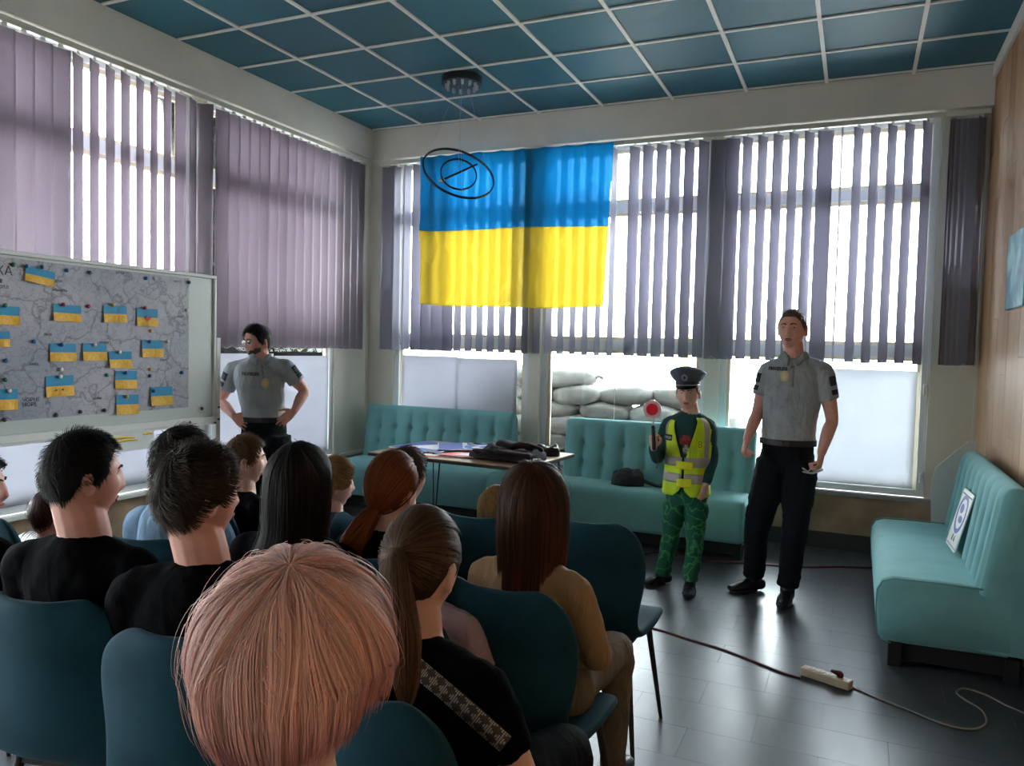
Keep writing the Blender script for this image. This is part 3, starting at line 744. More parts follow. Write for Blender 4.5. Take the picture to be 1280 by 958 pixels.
upp = (upv-tocam*upv.dot(tocam)).normalized(); rtp = (rt-tocam*rt.dot(tocam)).normalized()
n1 = (tocam*.58+(upp*math.cos(.33)+rtp*math.sin(.33))*.81).normalized(); n2 = (tocam*.80+(upp*math.cos(.2)+rtp*math.sin(.2))*.60).normalized()
ring_part('outer_ring', c0, .29, n1); ring_part('inner_ring', c0+Vector((0,0,-.01)), .142, n2, .008, .004)
a = atY(549,227,-1.12)-CP; b = atY(597,205,-1.04)-CP
q = MB(); q.cyl(a, b, .008, n=10); q.build('light_bar', M_['black'], root)
q = MB(); q.cyl(a, a+(b-a)*.14, .0135, n=12); q.build('bar_end', M_['white'], root)
x1 = n1.orthogonal().normalized(); y1 = n1.cross(x1)
for i in range(3):
    an = i*2*PI/3+.5; q = MB(); q.tube([(.05*math.cos(an),.05*math.sin(an),-.05), c0+(x1*math.cos(an)+y1*math.sin(an))*.29], .0012, n=4); q.build('suspension_wire', M_['alu'], root)
q = MB(); q.tube([(0,0,-.05), (a+b)/2], .0016, n=4); q.build('suspension_wire', M_['alu'], root)

# ------------------------------------------------------------------ flag
def flag():
    root = empty('ukrainian_flag', (1.45,-.065,3.42), 0, 'large blue and yellow flag hanging over the window blinds', 'flag')
    TL, TR, BR, BL = atY(526,196,-.07), atY(768,177,-.07), atY(755,384,-.07), atY(527,380,-.07)
    nx, nz = 110, 80; vs = []; mi = []
    for j in range(nz+1):
        for i in range(nx+1):
            s, t = i/nx, j/nz
            p = TL.lerp(TR, s).lerp(BL.lerp(BR, s), t)
            sag = -.010*math.sin(s*7.5+.5)*math.exp(-((t-.5)/.3)**2)-.006*math.sin(s*11)*max(0,t-.7)*3-.012*abs(math.sin(s*PI*9))*(1-t)**6 - .02*math.sin(s*PI)*t
            d = .010*math.sin(s*PI*2*9+1.2*math.sin(t*2))*(.5+.5*t)+.030*noise.noise(Vector((s*5, t*1.6, .3)))+.012*noise.noise(Vector((s*14, t*2.5, 2.3)))
            d += .030*noise.noise(Vector((s*4+t*5, t*4-s*3, 5)))*min(1, t*3)
            vs.append(p+Vector((0, min(-abs(d)*.9, 0)-.005-.012*t, sag))-Vector(root.location))
    for band_, j0, j1, m in (('blue_band', 0, 40, M_['fblue']), ('yellow_band', 40, nz, M_['fyel'])):
        q = MB(); fs = []; w = nx+1
        q.add(vs[j0*w:(j1+1)*w], [(j*w+i, j*w+i+1, (j+1)*w+i+1, (j+1)*w+i) for j in range(j1-j0) for i in range(nx)])
        o = q.build(band_, m, root, smooth=True, fix=False); md = o.modifiers.new('th','SOLIDIFY'); md.thickness = .0008
M_['fblue'] = mat('thin_blue_flag_cloth', (.014,.29,.50), .7, transl=.6, alpha=.90)
M_['fyel'] = mat('thin_yellow_flag_cloth', (.72,.59,.10), .7, transl=.55, alpha=.90)
flag()

# ------------------------------------------------------------------ floor leads and socket strip
M_['redc'] = mat('red_cable', (.12,.02,.015), .5); M_['greyc'] = mat('pale_cable', (.34,.30,.26), .5); M_['cream'] = mat('cream_plastic', (.72,.60,.42), .4)
def lead(name, px, r, m, label):
    pts = [atZ(u, v, r) for u, v in px]; o0 = Vector((pts[0].x, pts[0].y, 0)); root = empty(name, o0, 0, label, 'cable')
    q = MB(); q.limb([p-o0 for p in pts], [r]*len(pts), side=(0,0,1), n=7, sub=5, cap='flat'); q.build('cord', m, root, smooth=True); return root
a, b = atZ(1003,838,.02), atZ(1064,858,.02); a.z = b.z = 0; dd = (b-a); ln = dd.length; an = math.atan2(dd.y, dd.x)
root = empty('power_strip', (a+b)/2, an, 'cream four-way socket strip lying on the floor', 'power strip')
q = MB(); q.b2((-ln/2,-.027,.002),(ln/2,.027,.042)); q.build('housing', M_['cream'], root, bevel=.006)
for i in range(4):
    q = MB(); x = -ln/2+.045+i*(ln-.09)/3.2; q.cyl((x,0,.0415),(x,0,.0445), .019, n=20); o = q.build('socket', M_['cream'], root); 
    q = MB(); q.cyl((x,-.008,.0447),(x,-.008,.0452), .003, n=8); q.cyl((x,.008,.0447),(x,.008,.0452), .003, n=8); q.build('socket_hole', M_['black'], root)
x = -ln/2+.045+3*(ln-.09)/3.2
q = MB(); q.limb([(x,0,.046),(x,0,.06),(x-.03,-.01,.066)], [.014,.015,.009], n=10); q.build('plug', M_['redc'], root, smooth=True)
PLx = Vector((math.cos(an)*(x-.03),math.sin(an)*(x-.03),0))+(a+b)/2
lead('red_extension_lead', [(700,770),(760,778),(818,786),(860,799),(900,811),(940,826),(975,840),(1000,848)], .005, M_['redc'], 'dark red cable running from under the chairs to the socket strip')
lead('grey_lead', [(1066,860),(1095,872),(1135,888),(1180,906),(1215,912),(1232,905),(1228,889),(1205,874),(1196,866),(1205,861),(1230,868),(1262,884),(1310,905)], .0045, M_['greyc'], 'pale cable looping away from the socket strip to the right')
lead('wall_lead', [(690,705),(760,699),(800,694),(830,691),(870,700),(930,704),(1000,709),(1062,709),(1120,712)], .006, M_['redc'], 'dark red cable lying along the floor in front of the sofas')

# ------------------------------------------------------------------ map board on its stand
XB = .60
def board():
    y1, y0, z0, z1 = -2.70, -4.55, 1.045, 1.945
    root = empty('whiteboard', (XB-.0,(y0+y1)/2,0), 0, 'white board on a wheeled stand carrying a large pinned map', 'whiteboard'); o0 = Vector(root.location)
    def pc(nm, a, b, m, bev=.003): q = MB(); q.b2(Vector(a)-o0, Vector(b)-o0); return q.build(nm, m, root, bevel=bev)
    pc('board_panel', (XB-.012,y0,z0), (XB,y1,z1), mat('whiteboard_enamel', (.62,.66,.64), .25))
    for (ya, yb, za, zb) in ((y0-.02,y1+.02,z1,z1+.022),(y0-.02,y1+.02,z0-.055,z0),(y1,y1+.02,z0,z1),(y0-.02,y0,z0,z1)):
        pc('board_frame', (XB-.018,ya,za), (XB+.014,yb,zb), M_['white'], .005)
    pc('pen_tray', (XB+.014,y0+.1,z0-.05), (XB+.05,y1-.06,z0-.038), M_['white'])
    for y in (y1+.045, y0-.045):
        pc('stand_post', (XB-.03,y-.018,.10), (XB+.01,y+.018,1.56), M_['white'], .004)
        pc('stand_foot', (XB-.32,y-.02,.06), (XB+.30,y+.02,.10), M_['white'], .004)
        q = MB(); q.cyl(Vector((XB-.012,y-.03,1.50))-o0, Vector((XB-.012,y+.03,1.50))-o0, .018, n=14); q.build('pivot_knob', M_['black'], root)
        for x in (XB-.29, XB+.27):
            q = MB(); q.cyl(Vector((x,y-.012,.03))-o0, Vector((x,y+.012,.03))-o0, .03, n=16); q.build('castor', M_['black'], root)
    pc('stand_rail', (XB-.028,y0-.027,.30), (XB+.008,y1+.027,.34), M_['white'], .004)
    for y, z in ((y1+.045,1.02),(y1+.045,1.10),(y1+.01,1.0),(y1-.2,1.02)):
        q = MB(); q.cyl(Vector((XB+.008,y,z))-o0, Vector((XB+.018,y,z))-o0, .007, n=10); q.build('screw', M_['black'], root)
board()
def map_mat():
    m = bpy.data.materials.new('printed_map'); m.use_nodes = True; N = m.node_tree.nodes; L = m.node_tree.links; b = N['Principled BSDF']
    g = N.new('ShaderNodeNewGeometry')
    n0 = N.new('ShaderNodeTexNoise'); n0.inputs['Scale'].default_value = 1.6; n0.inputs['Detail'].default_value = 4; L.new(g.outputs['Position'], n0.inputs[0])
    r0 = N.new('ShaderNodeValToRGB'); L.new(n0.outputs[0], r0.inputs[0]); e = r0.color_ramp.elements; e[0].position=.35; e[0].color=(.30,.31,.39,1); e[1].position=.65; e[1].color=(.46,.44,.50,1)
    def lines(scale, dist, w, seed):
        mp = N.new('ShaderNodeMapping'); mp.inputs['Location'].default_value = (seed,0,0); L.new(g.outputs['Position'], mp.inputs[0])
        nn = N.new('ShaderNodeTexNoise'); nn.inputs['Scale'].default_value = scale*2; nn.inputs['Detail'].default_value = 4; L.new(mp.outputs[0], nn.inputs[0])
        mi = N.new('ShaderNodeMixRGB'); mi.blend_type='ADD'; mi.inputs[0].default_value = dist; L.new(mp.outputs[0], mi.inputs[1]); L.new(nn.outputs['Color'], mi.inputs[2])
        v = N.new('ShaderNodeTexVoronoi'); v.feature = 'DISTANCE_TO_EDGE'; v.inputs['Scale'].default_value = scale; L.new(mi.outputs[0], v.inputs[0])
        r = N.new('ShaderNodeMapRange'); r.inputs['From Min'].default_value = 0; r.inputs['From Max'].default_value = w; r.inputs['To Min'].default_value = .45; r.inputs['To Max'].default_value = 1; L.new(v.outputs[0], r.inputs[0]); return r
    a = lines(4, .25, .035, 0); c = lines(14, .12, .08, 3)
    cur = r0
    for k_, x in enumerate((a, c)):
        mu = N.new('ShaderNodeMixRGB'); mu.blend_type = 'MULTIPLY'; mu.inputs[0].default_value = .9 if k_ == 0 else .5; L.new(cur.outputs[0], mu.inputs[1]); L.new(x.outputs[0], mu.inputs[2]); cur = mu
    L.new(cur.outputs[0], b.inputs['Base Color']); b.inputs['Roughness'].default_value = .45; return m
XM = XB+.001
root = empty('wall_map', (XM,-3.7,1.09), 0, 'large printed map covering the white board', 'map'); o0 = Vector(root.location)
ym1 = atX(236,358,XM).y; 
q = MB(); q.b2(Vector((XM,-4.5,1.115))-o0, Vector((XM+.0012,ym1,1.93))-o0); q.build('map_sheet', map_mat(), root)
def btext(s, px, size, name='map_lettering', al='CENTER'):
    p = atX(px[0], px[1], XM+.002); text_obj(s, size, M_['ink'], root, Matrix.Translation(-o0) @ frame_M(p, (0,1,0), (0,0,1)), name, .0003, al)
btext('ЛЬВІВСЬКА', (16,340), .062, al='RIGHT'); btext('ОБЛАСТЬ', (5,351), .062, al='RIGHT'); btext('політична карта', (11,359), .03, al='RIGHT')
btext('ЧОРНЕ', (39,500), .028); btext('МОРЕ', (37,506), .028)
for s, p in (('карта',(71,351)),('річка',(150,341)),('місто',(222,352)),('область',(75,363)),('село',(225,396)),('ліси',(60,418)),('озеро',(130,428)),('пункт',(205,450)),('захід',(42,455)),('шлях',(122,498))): btext(s, p, .022)
M_['cblue'] = mat('blue_card', (.01,.28,.52), .6); M_['cyel'] = mat('orange_yellow_card', (.88,.48,.03), .6, noise_s=60, noise_a=.12)
M_['heart'] = mat('red_felt_pen', (.55,.03,.08), .6)
cards = [((31,334),(68,357),'card tilted under the map title'), ((-4,382),(24,407),'card highest at the left edge'), ((66,380),(101,403),'card left of the crimson magnet'),
 ((129,381),(158,404),'card between the crimson magnet and the heart card'), ((171,385),(197,409),'card with a red heart'), ((-6,414),(12,434),'card half hidden at the left edge'),
 ((62,429),(95,452),'card leftmost of the middle row'), ((103,429),(133,451),'card second in the middle row'), ((136,439),(164,460),'card set lower than its middle row neighbours'),
 ((177,425),(203,447),'card rightmost of the middle row'), ((57,470),(92,495),'card with two red dots'), ((144,464),(171,486),'card just above the lowest one'),
 ((-4,487),(22,512),'card in the bottom left corner'), ((145,494),(173,517),'card hanging lowest'), ((188,484),(215,506),'card at the bottom right')]
for k_, (a, b, lb) in enumerate(cards):
    pa = atX(a[0], a[1], XM+.004); pb = atX(b[0], b[1]+0.0, XM+.004)
    c = (pa+pb)/2; w = abs(pb.y-pa.y); h = abs(pa.z-pb.z)*.98
    tilt = -.13 if k_ == 0 else random.uniform(-.03,.03)
    r = empty('flag_card', c, 0, 'flag '+lb, 'card', 'flag cards pinned to the map'); r.rotation_euler = (tilt,0,0)
    q = MB()
    for (z0, z1, nm, mm) in ((0, h/2, 'blue_half', M_['cblue']), (-h/2, 0, 'yellow_half', M_['cyel'])):
        q = MB(); vs = []; n = 6
        for i in range(n+1):
            for j in (0,1):
                y = -w/2+w*i/n; z = z0+(z1-z0)*j; vs.append((.002+.010*((h/2-z)/h)**2*(.6+.4*math.sin(i+k_)), y, z))
        q.add(vs, [(2*i,2*i+1,2*i+3,2*i+2) for i in range(n)]); o = q.build(nm, mm, r); md = o.modifiers.new('t','SOLIDIFY'); md.thickness = .0006
    if 'red heart' in lb:
        q = MB(); pts = [(0,-.018),(.018,.004),(.013,.014),(.004,.013),(0,.008),(-.004,.013),(-.013,.014),(-.018,.004)]
        q.prism(pts, Matrix.Translation((.009,0,-.004)) @ frame_M((0,0,0),(0,1,0),(0,0,1)), .001); q.build('red_heart', M_['heart'], r)
    if 'red dots' in lb:
        for yy in (-.025,.012):
            q = MB(); q.cyl((.006,yy,-.02),(.0095,yy,-.02), .005, n=10); q.build('red_dot', M_['heart'], r)
mags = [((16,331),'green'),((33,333),'blue'),((52,334),'green'),((83,338),'blue'),((112,341),'green'),((182,348),'blue'),((193,348),'white'),((236,353),'green'),((233,388),'white'),((79,381),'crimson'),((110,383),'crimson'),
 ((141,381),'orange'),((181,385),'crimson'),((6,382),'green'),((42,427),'blue'),((7,451),'blue'),((6,475),'green'),((77,431),'blue'),((118,431),'white'),((149,440),'white'),((187,427),'blue'),((209,427),'white'),
 ((76,462),'white'),((75,471),'white'),((133,469),'green'),((157,466),'blue'),((187,462),'orange'),((187,470),'blue'),((227,466),'blue'),((11,489),'white'),((192,489),'blue'),((158,496),'orange'),
 ((188,414),'orange'),((5,525),'dark grey'),((70,519),'dark grey'),((100,515),'dark grey'),((130,513),'dark grey'),((252,511),'dark grey')]
mcol = {'green':(.01,.16,.10),'blue':(.01,.12,.40),'white':(.75,.75,.72),'crimson':(.45,.02,.12),'orange':(.70,.35,.05),'dark grey':(.04,.04,.045)}
mm = {k_: mat(k_.replace(' ','_')+'_magnet', v, .3) for k_, v in mcol.items()}; mmesh = {}
def near_name(p):
    best = min(range(len(cards)), key=lambda i: (p[0]-(cards[i][0][0]+cards[i][1][0])/2)**2+(p[1]-(cards[i][0][1]+cards[i][1][1])/2)**2)
    return cards[best][2], best
used_lab = set()
rows = ['top edge','upper','middle','lower','bottom edge']
for i, (p, c) in enumerate(mags):
    on = any(a[0]-2 <= p[0] <= b[0]+2 and a[1]-3 <= p[1] <= b[1] for a, b, _ in cards)
    w = atX(p[0], p[1], XM+(.008 if on else .0015))
    if c not in mmesh:
        q = MB(); n = 12; prof = [(.009,0),(.011,.002),(.011,.007),(.008,.010),(.003,.011)]
        q.loft([[(x,r_*math.cos(2*PI*j/n),r_*math.sin(2*PI*j/n)) for j in range(n)] for r_, x in prof]); me = q.mesh('magnet'); me.materials.append(mm[c]); me.polygons.foreach_set('use_smooth', [True]*len(me.polygons)); mmesh[c] = me
    o = link(bpy.data.objects.new('magnet', mmesh[c])); o.location = w
    nn, bi = near_name(p); hv = ('left of' if p[0] < cards[bi][0][0]+4 else ('right of' if p[0] > cards[bi][1][0]-4 else ('above' if p[1] < cards[bi][0][1] else 'below')))
    lab = ('%s magnet pinning the flag %s' % (c, nn)) if on else ('%s magnet %s the flag %s' % (c, hv, nn))
    if c == 'dark grey': lab = 'dark grey magnet on the lower board edge, %s from the left' % ordn[[x[0] for x in mags if x[1]=='dark grey'].index(p)]
    while lab in used_lab: lab = lab.replace('magnet', 'magnet, farther out,', 1)
    used_lab.add(lab); words = lab.split()
    tag(o, ' '.join(words[:16]), 'magnet', 'magnets on the map board')
# sheet with yellow stripes taped on the lower window pane
r = empty('child_drawing', atX(165,545,-.09), 0, 'white drawing with yellow strokes taped under the map board', 'drawing'); o0 = Vector(r.location)
p0, p1 = atX(130,538,-.088), atX(192,560,-.088)
q = MB(); q.b2(Vector((-.089,p0.y,p1.z))-o0, Vector((-.0875,p1.y,p0.z))-o0); q.build('paper', M_['sign_white'], r)
for k_, (a, b) in enumerate((((140,549),(168,547)),((145,553),(172,550)),((180,543),(190,542)))):
    A = atX(*a,-.087)-o0; B = atX(*b,-.087)-o0; q = MB(); q.limb([A,(A+B)/2+Vector((0,0,.006)),B], [.006,.01,.005], n=6); q.build('yellow_stroke', mat('yellow_paint', (.85,.60,.08), .6) if k_ == 0 else bpy.data.materials['yellow_paint'], r)
# ------------------------------------------------------------------ people: head surface, hair, bodies
def head_surf(n):
    """n: (k,3) unit directions (x right, y face, z up) -> points of the head surface, adult metres, centre mid-head"""
    n = np.asarray(n, float); x, y, z = n[:,0], n[:,1], n[:,2]
    P = np.stack([x*.077, y*.096, z*.118], 1)
    t = np.clip(-z, 0, 1)
    P[:,0] *= 1-.21*t**1.5
    back = y < 0
    P[:,1] = np.where(back, P[:,1]*(1-.42*t**1.2)*1.03, P[:,1]*(1-.06*t))
    up = np.clip(z, 0, 1); P[:,0] *= 1+.03*up
    P[:,1] -= .006*up
    front = np.clip(y, 0, 1)
    P[:,1] = np.where(y > 0, P[:,1]-.010*front**3*(np.abs(x) < 2), P[:,1])
    X, Z = P[:,0].copy(), P[:,2].copy(); f = (y > .15)
    def g(x0, z0, sx, sz): return np.exp(-((X-x0)/sx)**2-((Z-z0)/sz)**2)*f
    d = np.zeros(len(n))
    d += .018*g(0,-.030,.012,.014)+.011*g(0,-.010,.010,.018)+.006*g(0,.010,.009,.015)
    d += .008*(g(.011,-.034,.007,.008)+g(-.011,-.034,.007,.008))
    d += .006*(g(.026,.030,.020,.008)+g(-.026,.030,.020,.008))
    d -= .011*(g(.030,.010,.014,.011)+g(-.030,.010,.014,.011))
    d += .004*(g(.042,-.025,.018,.018)+g(-.042,-.025,.018,.018))
    d += .008*g(0,-.062,.022,.012); d -= .004*g(0,-.082,.02,.006); d += .009*g(0,-.100,.022,.014)
    P[:,1] += d
    return P
def head_mb(mb, Mh, s):
    nu, nv = 56, 48; dirs = []
    for i in range(1, nv):
        ph = PI*i/nv
        for j in range(nu):
            a = 2*PI*j/nu; dirs.append((math.sin(ph)*math.sin(a), math.sin(ph)*math.cos(a), math.cos(ph)))
    dirs += [(0,0,1),(0,0,-1)]
    P = head_surf(dirs)*s; vs = [Mh @ Vector(p) for p in P]; fs = []
    for i in range(nv-2):
        for j in range(nu):
            k = (j+1)%nu; fs.append((i*nu+j, (i+1)*nu+j, (i+1)*nu+k, i*nu+k))
    a = (nv-1)*nu
    for j in range(nu):
        k = (j+1)%nu; fs.append((a, j, k)); fs.append((a+1, (nv-2)*nu+k, (nv-2)*nu+j))
    mb.add(vs, [f[::-1] for f in fs])
    for sx in (-1, 1):   # ears
        R = Mh.to_3x3() @ Euler((-.15, .0, sx*.42)).to_matrix()
        c = Mh @ Vector((sx*.079*s, -.008*s, -.010*s)); mb.ell(c, (.008*s,.018*s,.032*s), R, 12, 10)
        for q_ in range(7):
            an = -1.2+q_*.62; cc = Vector((sx*.084*s, (-.012-.013*math.cos(an))*s, (-.008+.027*math.sin(an))*s)); mb.ell(Mh @ cc, (.006*s,.006*s,.008*s), R, 8, 6)
def hair_limit(az):
    """lowest n.z that carries hair, by azimuth from the face (0) to the nape (pi)"""
    az = np.abs(az)
    return np.interp(az, [0,.55,.95,1.15,1.45,1.8,2.2,PI], [.62,.60,.42,.10,-.12,-.02,-.42,-.60])
def hair(parent, Mh, s, col, tip=None, style='short', vol=.006, nstr=1500, width=.002, length=.25, crown=(0,-.45,.89), tie=None, seed=0, wave=.012, tonevar=.35, part=0, face_cut=True, name='hair', tiplen=.6, lift_top=0, ragged=.15, rough=.42, sheen=.0, fall=None, side=0.0, spread=0.0, spec=.15):
    r_ = np.random.default_rng(seed+11)
    m = bpy.data.materials.new('hair_'+name); m.use_nodes = True; nt = m.node_tree; N = nt.nodes; L = nt.links; b = N['Principled BSDF']
    at = N.new('ShaderNodeAttribute'); at.attribute_name = 'tone'; al = N.new('ShaderNodeAttribute'); al.attribute_name = 'along'
    mr = N.new('ShaderNodeMapRange'); mr.inputs['To Min'].default_value = 1-tonevar; mr.inputs['To Max'].default_value = 1+tonevar; L.new(at.outputs['Fac'], mr.inputs[0])
    mx = N.new('ShaderNodeMixRGB'); mx.inputs[1].default_value = (*col,1); mx.inputs[2].default_value = (*(tip or col),1)
    m2 = N.new('ShaderNodeMapRange'); m2.inputs['From Min'].default_value = tiplen; m2.inputs['From Max'].default_value = 1; L.new(al.outputs['Fac'], m2.inputs[0]); L.new(m2.outputs[0], mx.inputs[0])
    hs = N.new('ShaderNodeHueSaturation'); L.new(mx.outputs[0], hs.inputs['Color']); L.new(mr.outputs[0], hs.inputs['Value']); L.new(hs.outputs[0], b.inputs['Base Color'])
    b.inputs['Roughness'].default_value = rough; b.inputs['Specular IOR Level'].default_value = spec; b.inputs['Sheen Weight'].default_value = sheen
    A = np.array(crown, float); A /= np.linalg.norm(A); U = np.cross(A, [0,0,1.]) if abs(A[2]) < .99 else np.array([1.,0,0]); U /= np.linalg.norm(U); V = np.cross(A, U)
    def dirs(th, ps): return (np.cos(th)[:,None]*A+np.sin(th)[:,None]*(np.cos(ps)[:,None]*U+np.sin(ps)[:,None]*V))
    def surf(n, lift):
        P = head_surf(n); nn = P/np.array([.077,.096,.118])**2; nn /= np.linalg.norm(nn, axis=1)[:,None]
        z = np.clip(n[:,2], -1, 1)
        return P+nn*(lift*(1+.5*np.clip(z,0,1)+side*(1-np.clip(z,-.6,1)**2)*np.clip(1.6+z*1.4,0,1)))[:,None]
    long_ = style in ('long','bob')
    if style == 'tied': T = np.array(tie, float)
    # ---- shell underneath
    def limit_n(n): return n[:,2] > hair_limit(np.arctan2(n[:,0], n[:,1]))
    nu, nv = 72, 44
    ps = np.repeat(np.linspace(0, 2*PI, nu, endpoint=False)[None,:], nv, 0); 
    # walk each azimuth outwards to the hair limit
    fine = np.linspace(0.001, PI, 160); end = np.zeros(nu)
    for j in range(nu):
        n = dirs(fine, np.full(160, 2*PI*j/nu)); ok = limit_n(n); bad = np.where(~ok)[0]
        end[j] = fine[bad[0]-1] if len(bad) and bad[0] > 0 else fine[-1]
    end = np.minimum(end, 2.9)
    th = np.linspace(0.002, 1, nv)[:,None]*end[None,:]
    n = dirs(th.ravel(), ps.ravel()); tt = np.repeat(np.linspace(0,1,nv)[:,None], nu, 1).ravel()
    P = surf(n, np.full(len(n), vol*.75)*np.clip((1.03-tt)*9, .12, 1)); 
    P += .0012*np.sin(ps.ravel()*23+tt*6)[:,None]*n
    vs = [Mh @ Vector(p*s) for p in P]; fs = [(i*nu+j, i*nu+(j+1)%nu, (i+1)*nu+(j+1)%nu, (i+1)*nu+j) for i in range(nv-1) for j in range(nu)]
    fs.append(tuple(range(nu)))
    q = MB(); q.add(vs, fs); capo = q.build(name+'_cap' if False else 'hair', m, parent, smooth=True)
    sm = capo.modifiers.new('th','SOLIDIFY'); sm.thickness = .003*s; sm.offset = -1
    # ---- strands
    K = 16 if style != 'short' else 9
    psi = r_.uniform(0, 2*PI, nstr); endp = np.interp(psi, np.linspace(0, 2*PI, nu+1), np.append(end, end[0]))
    start = endp*np.sqrt(r_.uniform(0, 1, nstr))*.96 if style == 'short' else endp*(r_.uniform(0,1,nstr)**1.2)*.9
    tone = r_.uniform(0, 1, nstr)*.8+.2*(.5+.5*np.sin(psi*17+seed+3*np.sin(psi*5)))
    pts = np.zeros((nstr, K, 3)); nor = np.zeros((nstr, K, 3)); al_ = np.zeros((nstr, K)); wid = np.full((nstr, K), width)
    lift0 = vol*r_.uniform(.65, 1.10, nstr)+.0015*np.sin(psi*9+seed)+vol*.05*np.sin(psi*27+seed*2+4*np.sin(psi*3))+vol*.3*(r_.uniform(0,1,nstr) > .99)
    if style == 'short':
        sl_ = length*r_.uniform(.6, 1.2, nstr)
        for k in range(K):
            f = k/(K-1); tha = np.minimum(start+sl_*f/.1, endp+.10); pp = psi+.10*np.sin(psi*6+tha*5+seed)*f+part*f*(start > 0)
            n = dirs(tha, pp); pts[:,k] = surf(n, lift0*(.5+.8*f)+.006*f*f*r_.uniform(.2,1,nstr)*ragged/.15); nor[:,k] = n; al_[:,k] = f; wid[:,k] *= (1-f**3*.9)
    elif style == 'tied':
        for k in range(K):
            f = k/(K-1); 
            n0 = dirs(start, psi); Pt = surf(n0, lift0)
            tn = T/np.linalg.norm(T/np.array([.077,.096,.118]))/np.array([.077,.096,.118]); tn /= np.linalg.norm(tn)
            n = n0*(1-f)+tn*f*1.0; n /= (np.linalg.norm(n, axis=1)[:,None]+1e-9)
            pts[:,k] = surf(n, lift0*(1-.2*f)+.004*np.sin(psi*13)*math.sin(PI*f)); nor[:,k] = n; al_[:,k] = f*.5
    else:
        # flow over the skull, then fall
        step = (length+.16)/(K-1)
        th_ = start.copy(); cur = surf(dirs(th_, psi), lift0); falling = np.zeros(nstr, bool); vel = np.zeros((nstr,3))
        lenf = r_.uniform(1-ragged, 1.0, nstr)
        if style == 'bob': lenf *= ((endp-start)*.125+length)/(length+.16)
        for k in range(K):
            f = k/(K-1)
            n = dirs(th_, psi+wave*4*np.sin(psi*7+th_*3+seed))
            pts[:,k] = cur; nor[:,k] = n*(~falling[:,None])+ (cur*np.array([1,1,0])/(np.linalg.norm(cur[:,:2],axis=1)[:,None]+1e-6))*falling[:,None]; al_[:,k] = f
            st = step*lenf
            thn = th_+st/.105
            nn = dirs(thn, psi+wave*4*np.sin(psi*7+thn*3+seed)); nxt = surf(nn, lift0+lift_top*np.clip(nn[:,2],0,1))
            dz = nxt[:,2]-cur[:,2]; hor = np.linalg.norm(nxt[:,:2],axis=1)-np.linalg.norm(cur[:,:2],axis=1)
            az = np.arctan2(nn[:,0], nn[:,1])
            fallnow = falling | ((cur[:,2] < .012) & (thn > .6)) | ((hor < -.001) & (dz < 0) & (thn > .7))
            # hair at the face parts sideways
            faceside = (np.abs(az) < 1.15) & (nn[:,2] < hair_limit(az)+.02) & face_cut
            fallnow = fallnow | faceside
            g = np.zeros((nstr,3)); g[:,2] = -1
            r = np.linalg.norm(cur[:,:2],axis=1)+1e-6; rad = cur[:,:2]/r[:,None]
            if style == 'bob': inward = np.interp(cur[:,2], [-.16,-.115,-.03,.05], [1.4,1.05,.30,-.03])
            else: inward = np.interp(cur[:,2], [-.30,-.12,-.05,.0], [0,.08,.10,0.0])
            g[:,:2] -= rad*inward[:,None]
            inface = (fallnow) & (cur[:,1] > .0) & (np.abs(cur[:,0]) < .078) & (cur[:,2] < .10)
            g[inface,0] += np.sign(cur[inface,0]+1e-3)*1.2; g[inface,1] -= 1.2
            if fall is not None:
                g += np.array(fall)[None,:]*np.clip((-cur[:,2]-.05)/.1, 0, 1)[:,None]
            if spread: g[:,:2] += rad*(spread*1.1*np.clip((-cur[:,2]-.08)/.05,0,1))[:,None]
            wv = wave*np.sin(psi*11+f*9+seed)
            g[:,0] += wv*3; g[:,1] += wv*2
            vel = np.where(falling[:,None], vel*.55+.45*g, g); vel /= (np.linalg.norm(vel,axis=1)[:,None]+1e-9)
            fallp = cur+vel*st[:,None]
            rr_ = np.linalg.norm(fallp[:,:2]*np.array([1/.80,1]),axis=1); lim = .100+lift0*(1.15+side)+spread*np.clip(-cur[:,2]-.10,0,.3); kk_ = np.minimum(1, lim/(rr_+1e-6)); fallp[:,:2] *= kk_[:,None]
            cur = np.where(fallnow[:,None], fallp, nxt); th_ = np.where(fallnow, th_, thn); falling = fallnow
            wid[:,k] *= 1-.75*f**4
    side = np.cross(np.gradient(pts, axis=1), nor); side /= (np.linalg.norm(side, axis=2)[:,:,None]+1e-9)
    up_ = nor*(width*.25)
    a = pts-side*wid[:,:,None]*.5; c = pts+side*wid[:,:,None]*.5; md = pts+up_
    allp = np.stack([a, md, c], 2).reshape(-1, 3)*s
    Mn = np.array(Mh); allp = allp @ Mn[:3,:3].T+Mn[:3,3]
    idx = np.arange(nstr*K*3).reshape(nstr, K, 3)
    F = np.concatenate([np.stack([idx[:,:-1,j], idx[:,:-1,j+1], idx[:,1:,j+1], idx[:,1:,j]], -1).reshape(-1,4) for j in (0,1)])
    me = bpy.data.meshes.new('strands'); me.vertices.add(len(allp)); me.vertices.foreach_set('co', allp.ravel().astype(np.float32))
    me.loops.add(F.size); me.loops.foreach_set('vertex_index', F.ravel().astype(np.int32)); me.polygons.add(len(F))
    me.polygons.foreach_set('loop_start', np.arange(0, F.size, 4, dtype=np.int32)); me.polygons.foreach_set('use_smooth', np.ones(len(F), bool)); me.update(); me.validate()
    t_ = me.attributes.new('tone','FLOAT','POINT'); t_.data.foreach_set('value', np.repeat(tone, K*3).astype(np.float32))
    l_ = me.attributes.new('along','FLOAT','POINT'); l_.data.foreach_set('value', np.repeat(al_.reshape(-1), 3).astype(np.float32))
    me.materials.append(m); o = link(bpy.data.objects.new('hair_strands', me), capo); tag(o, kind='stuff')
    return capo, m
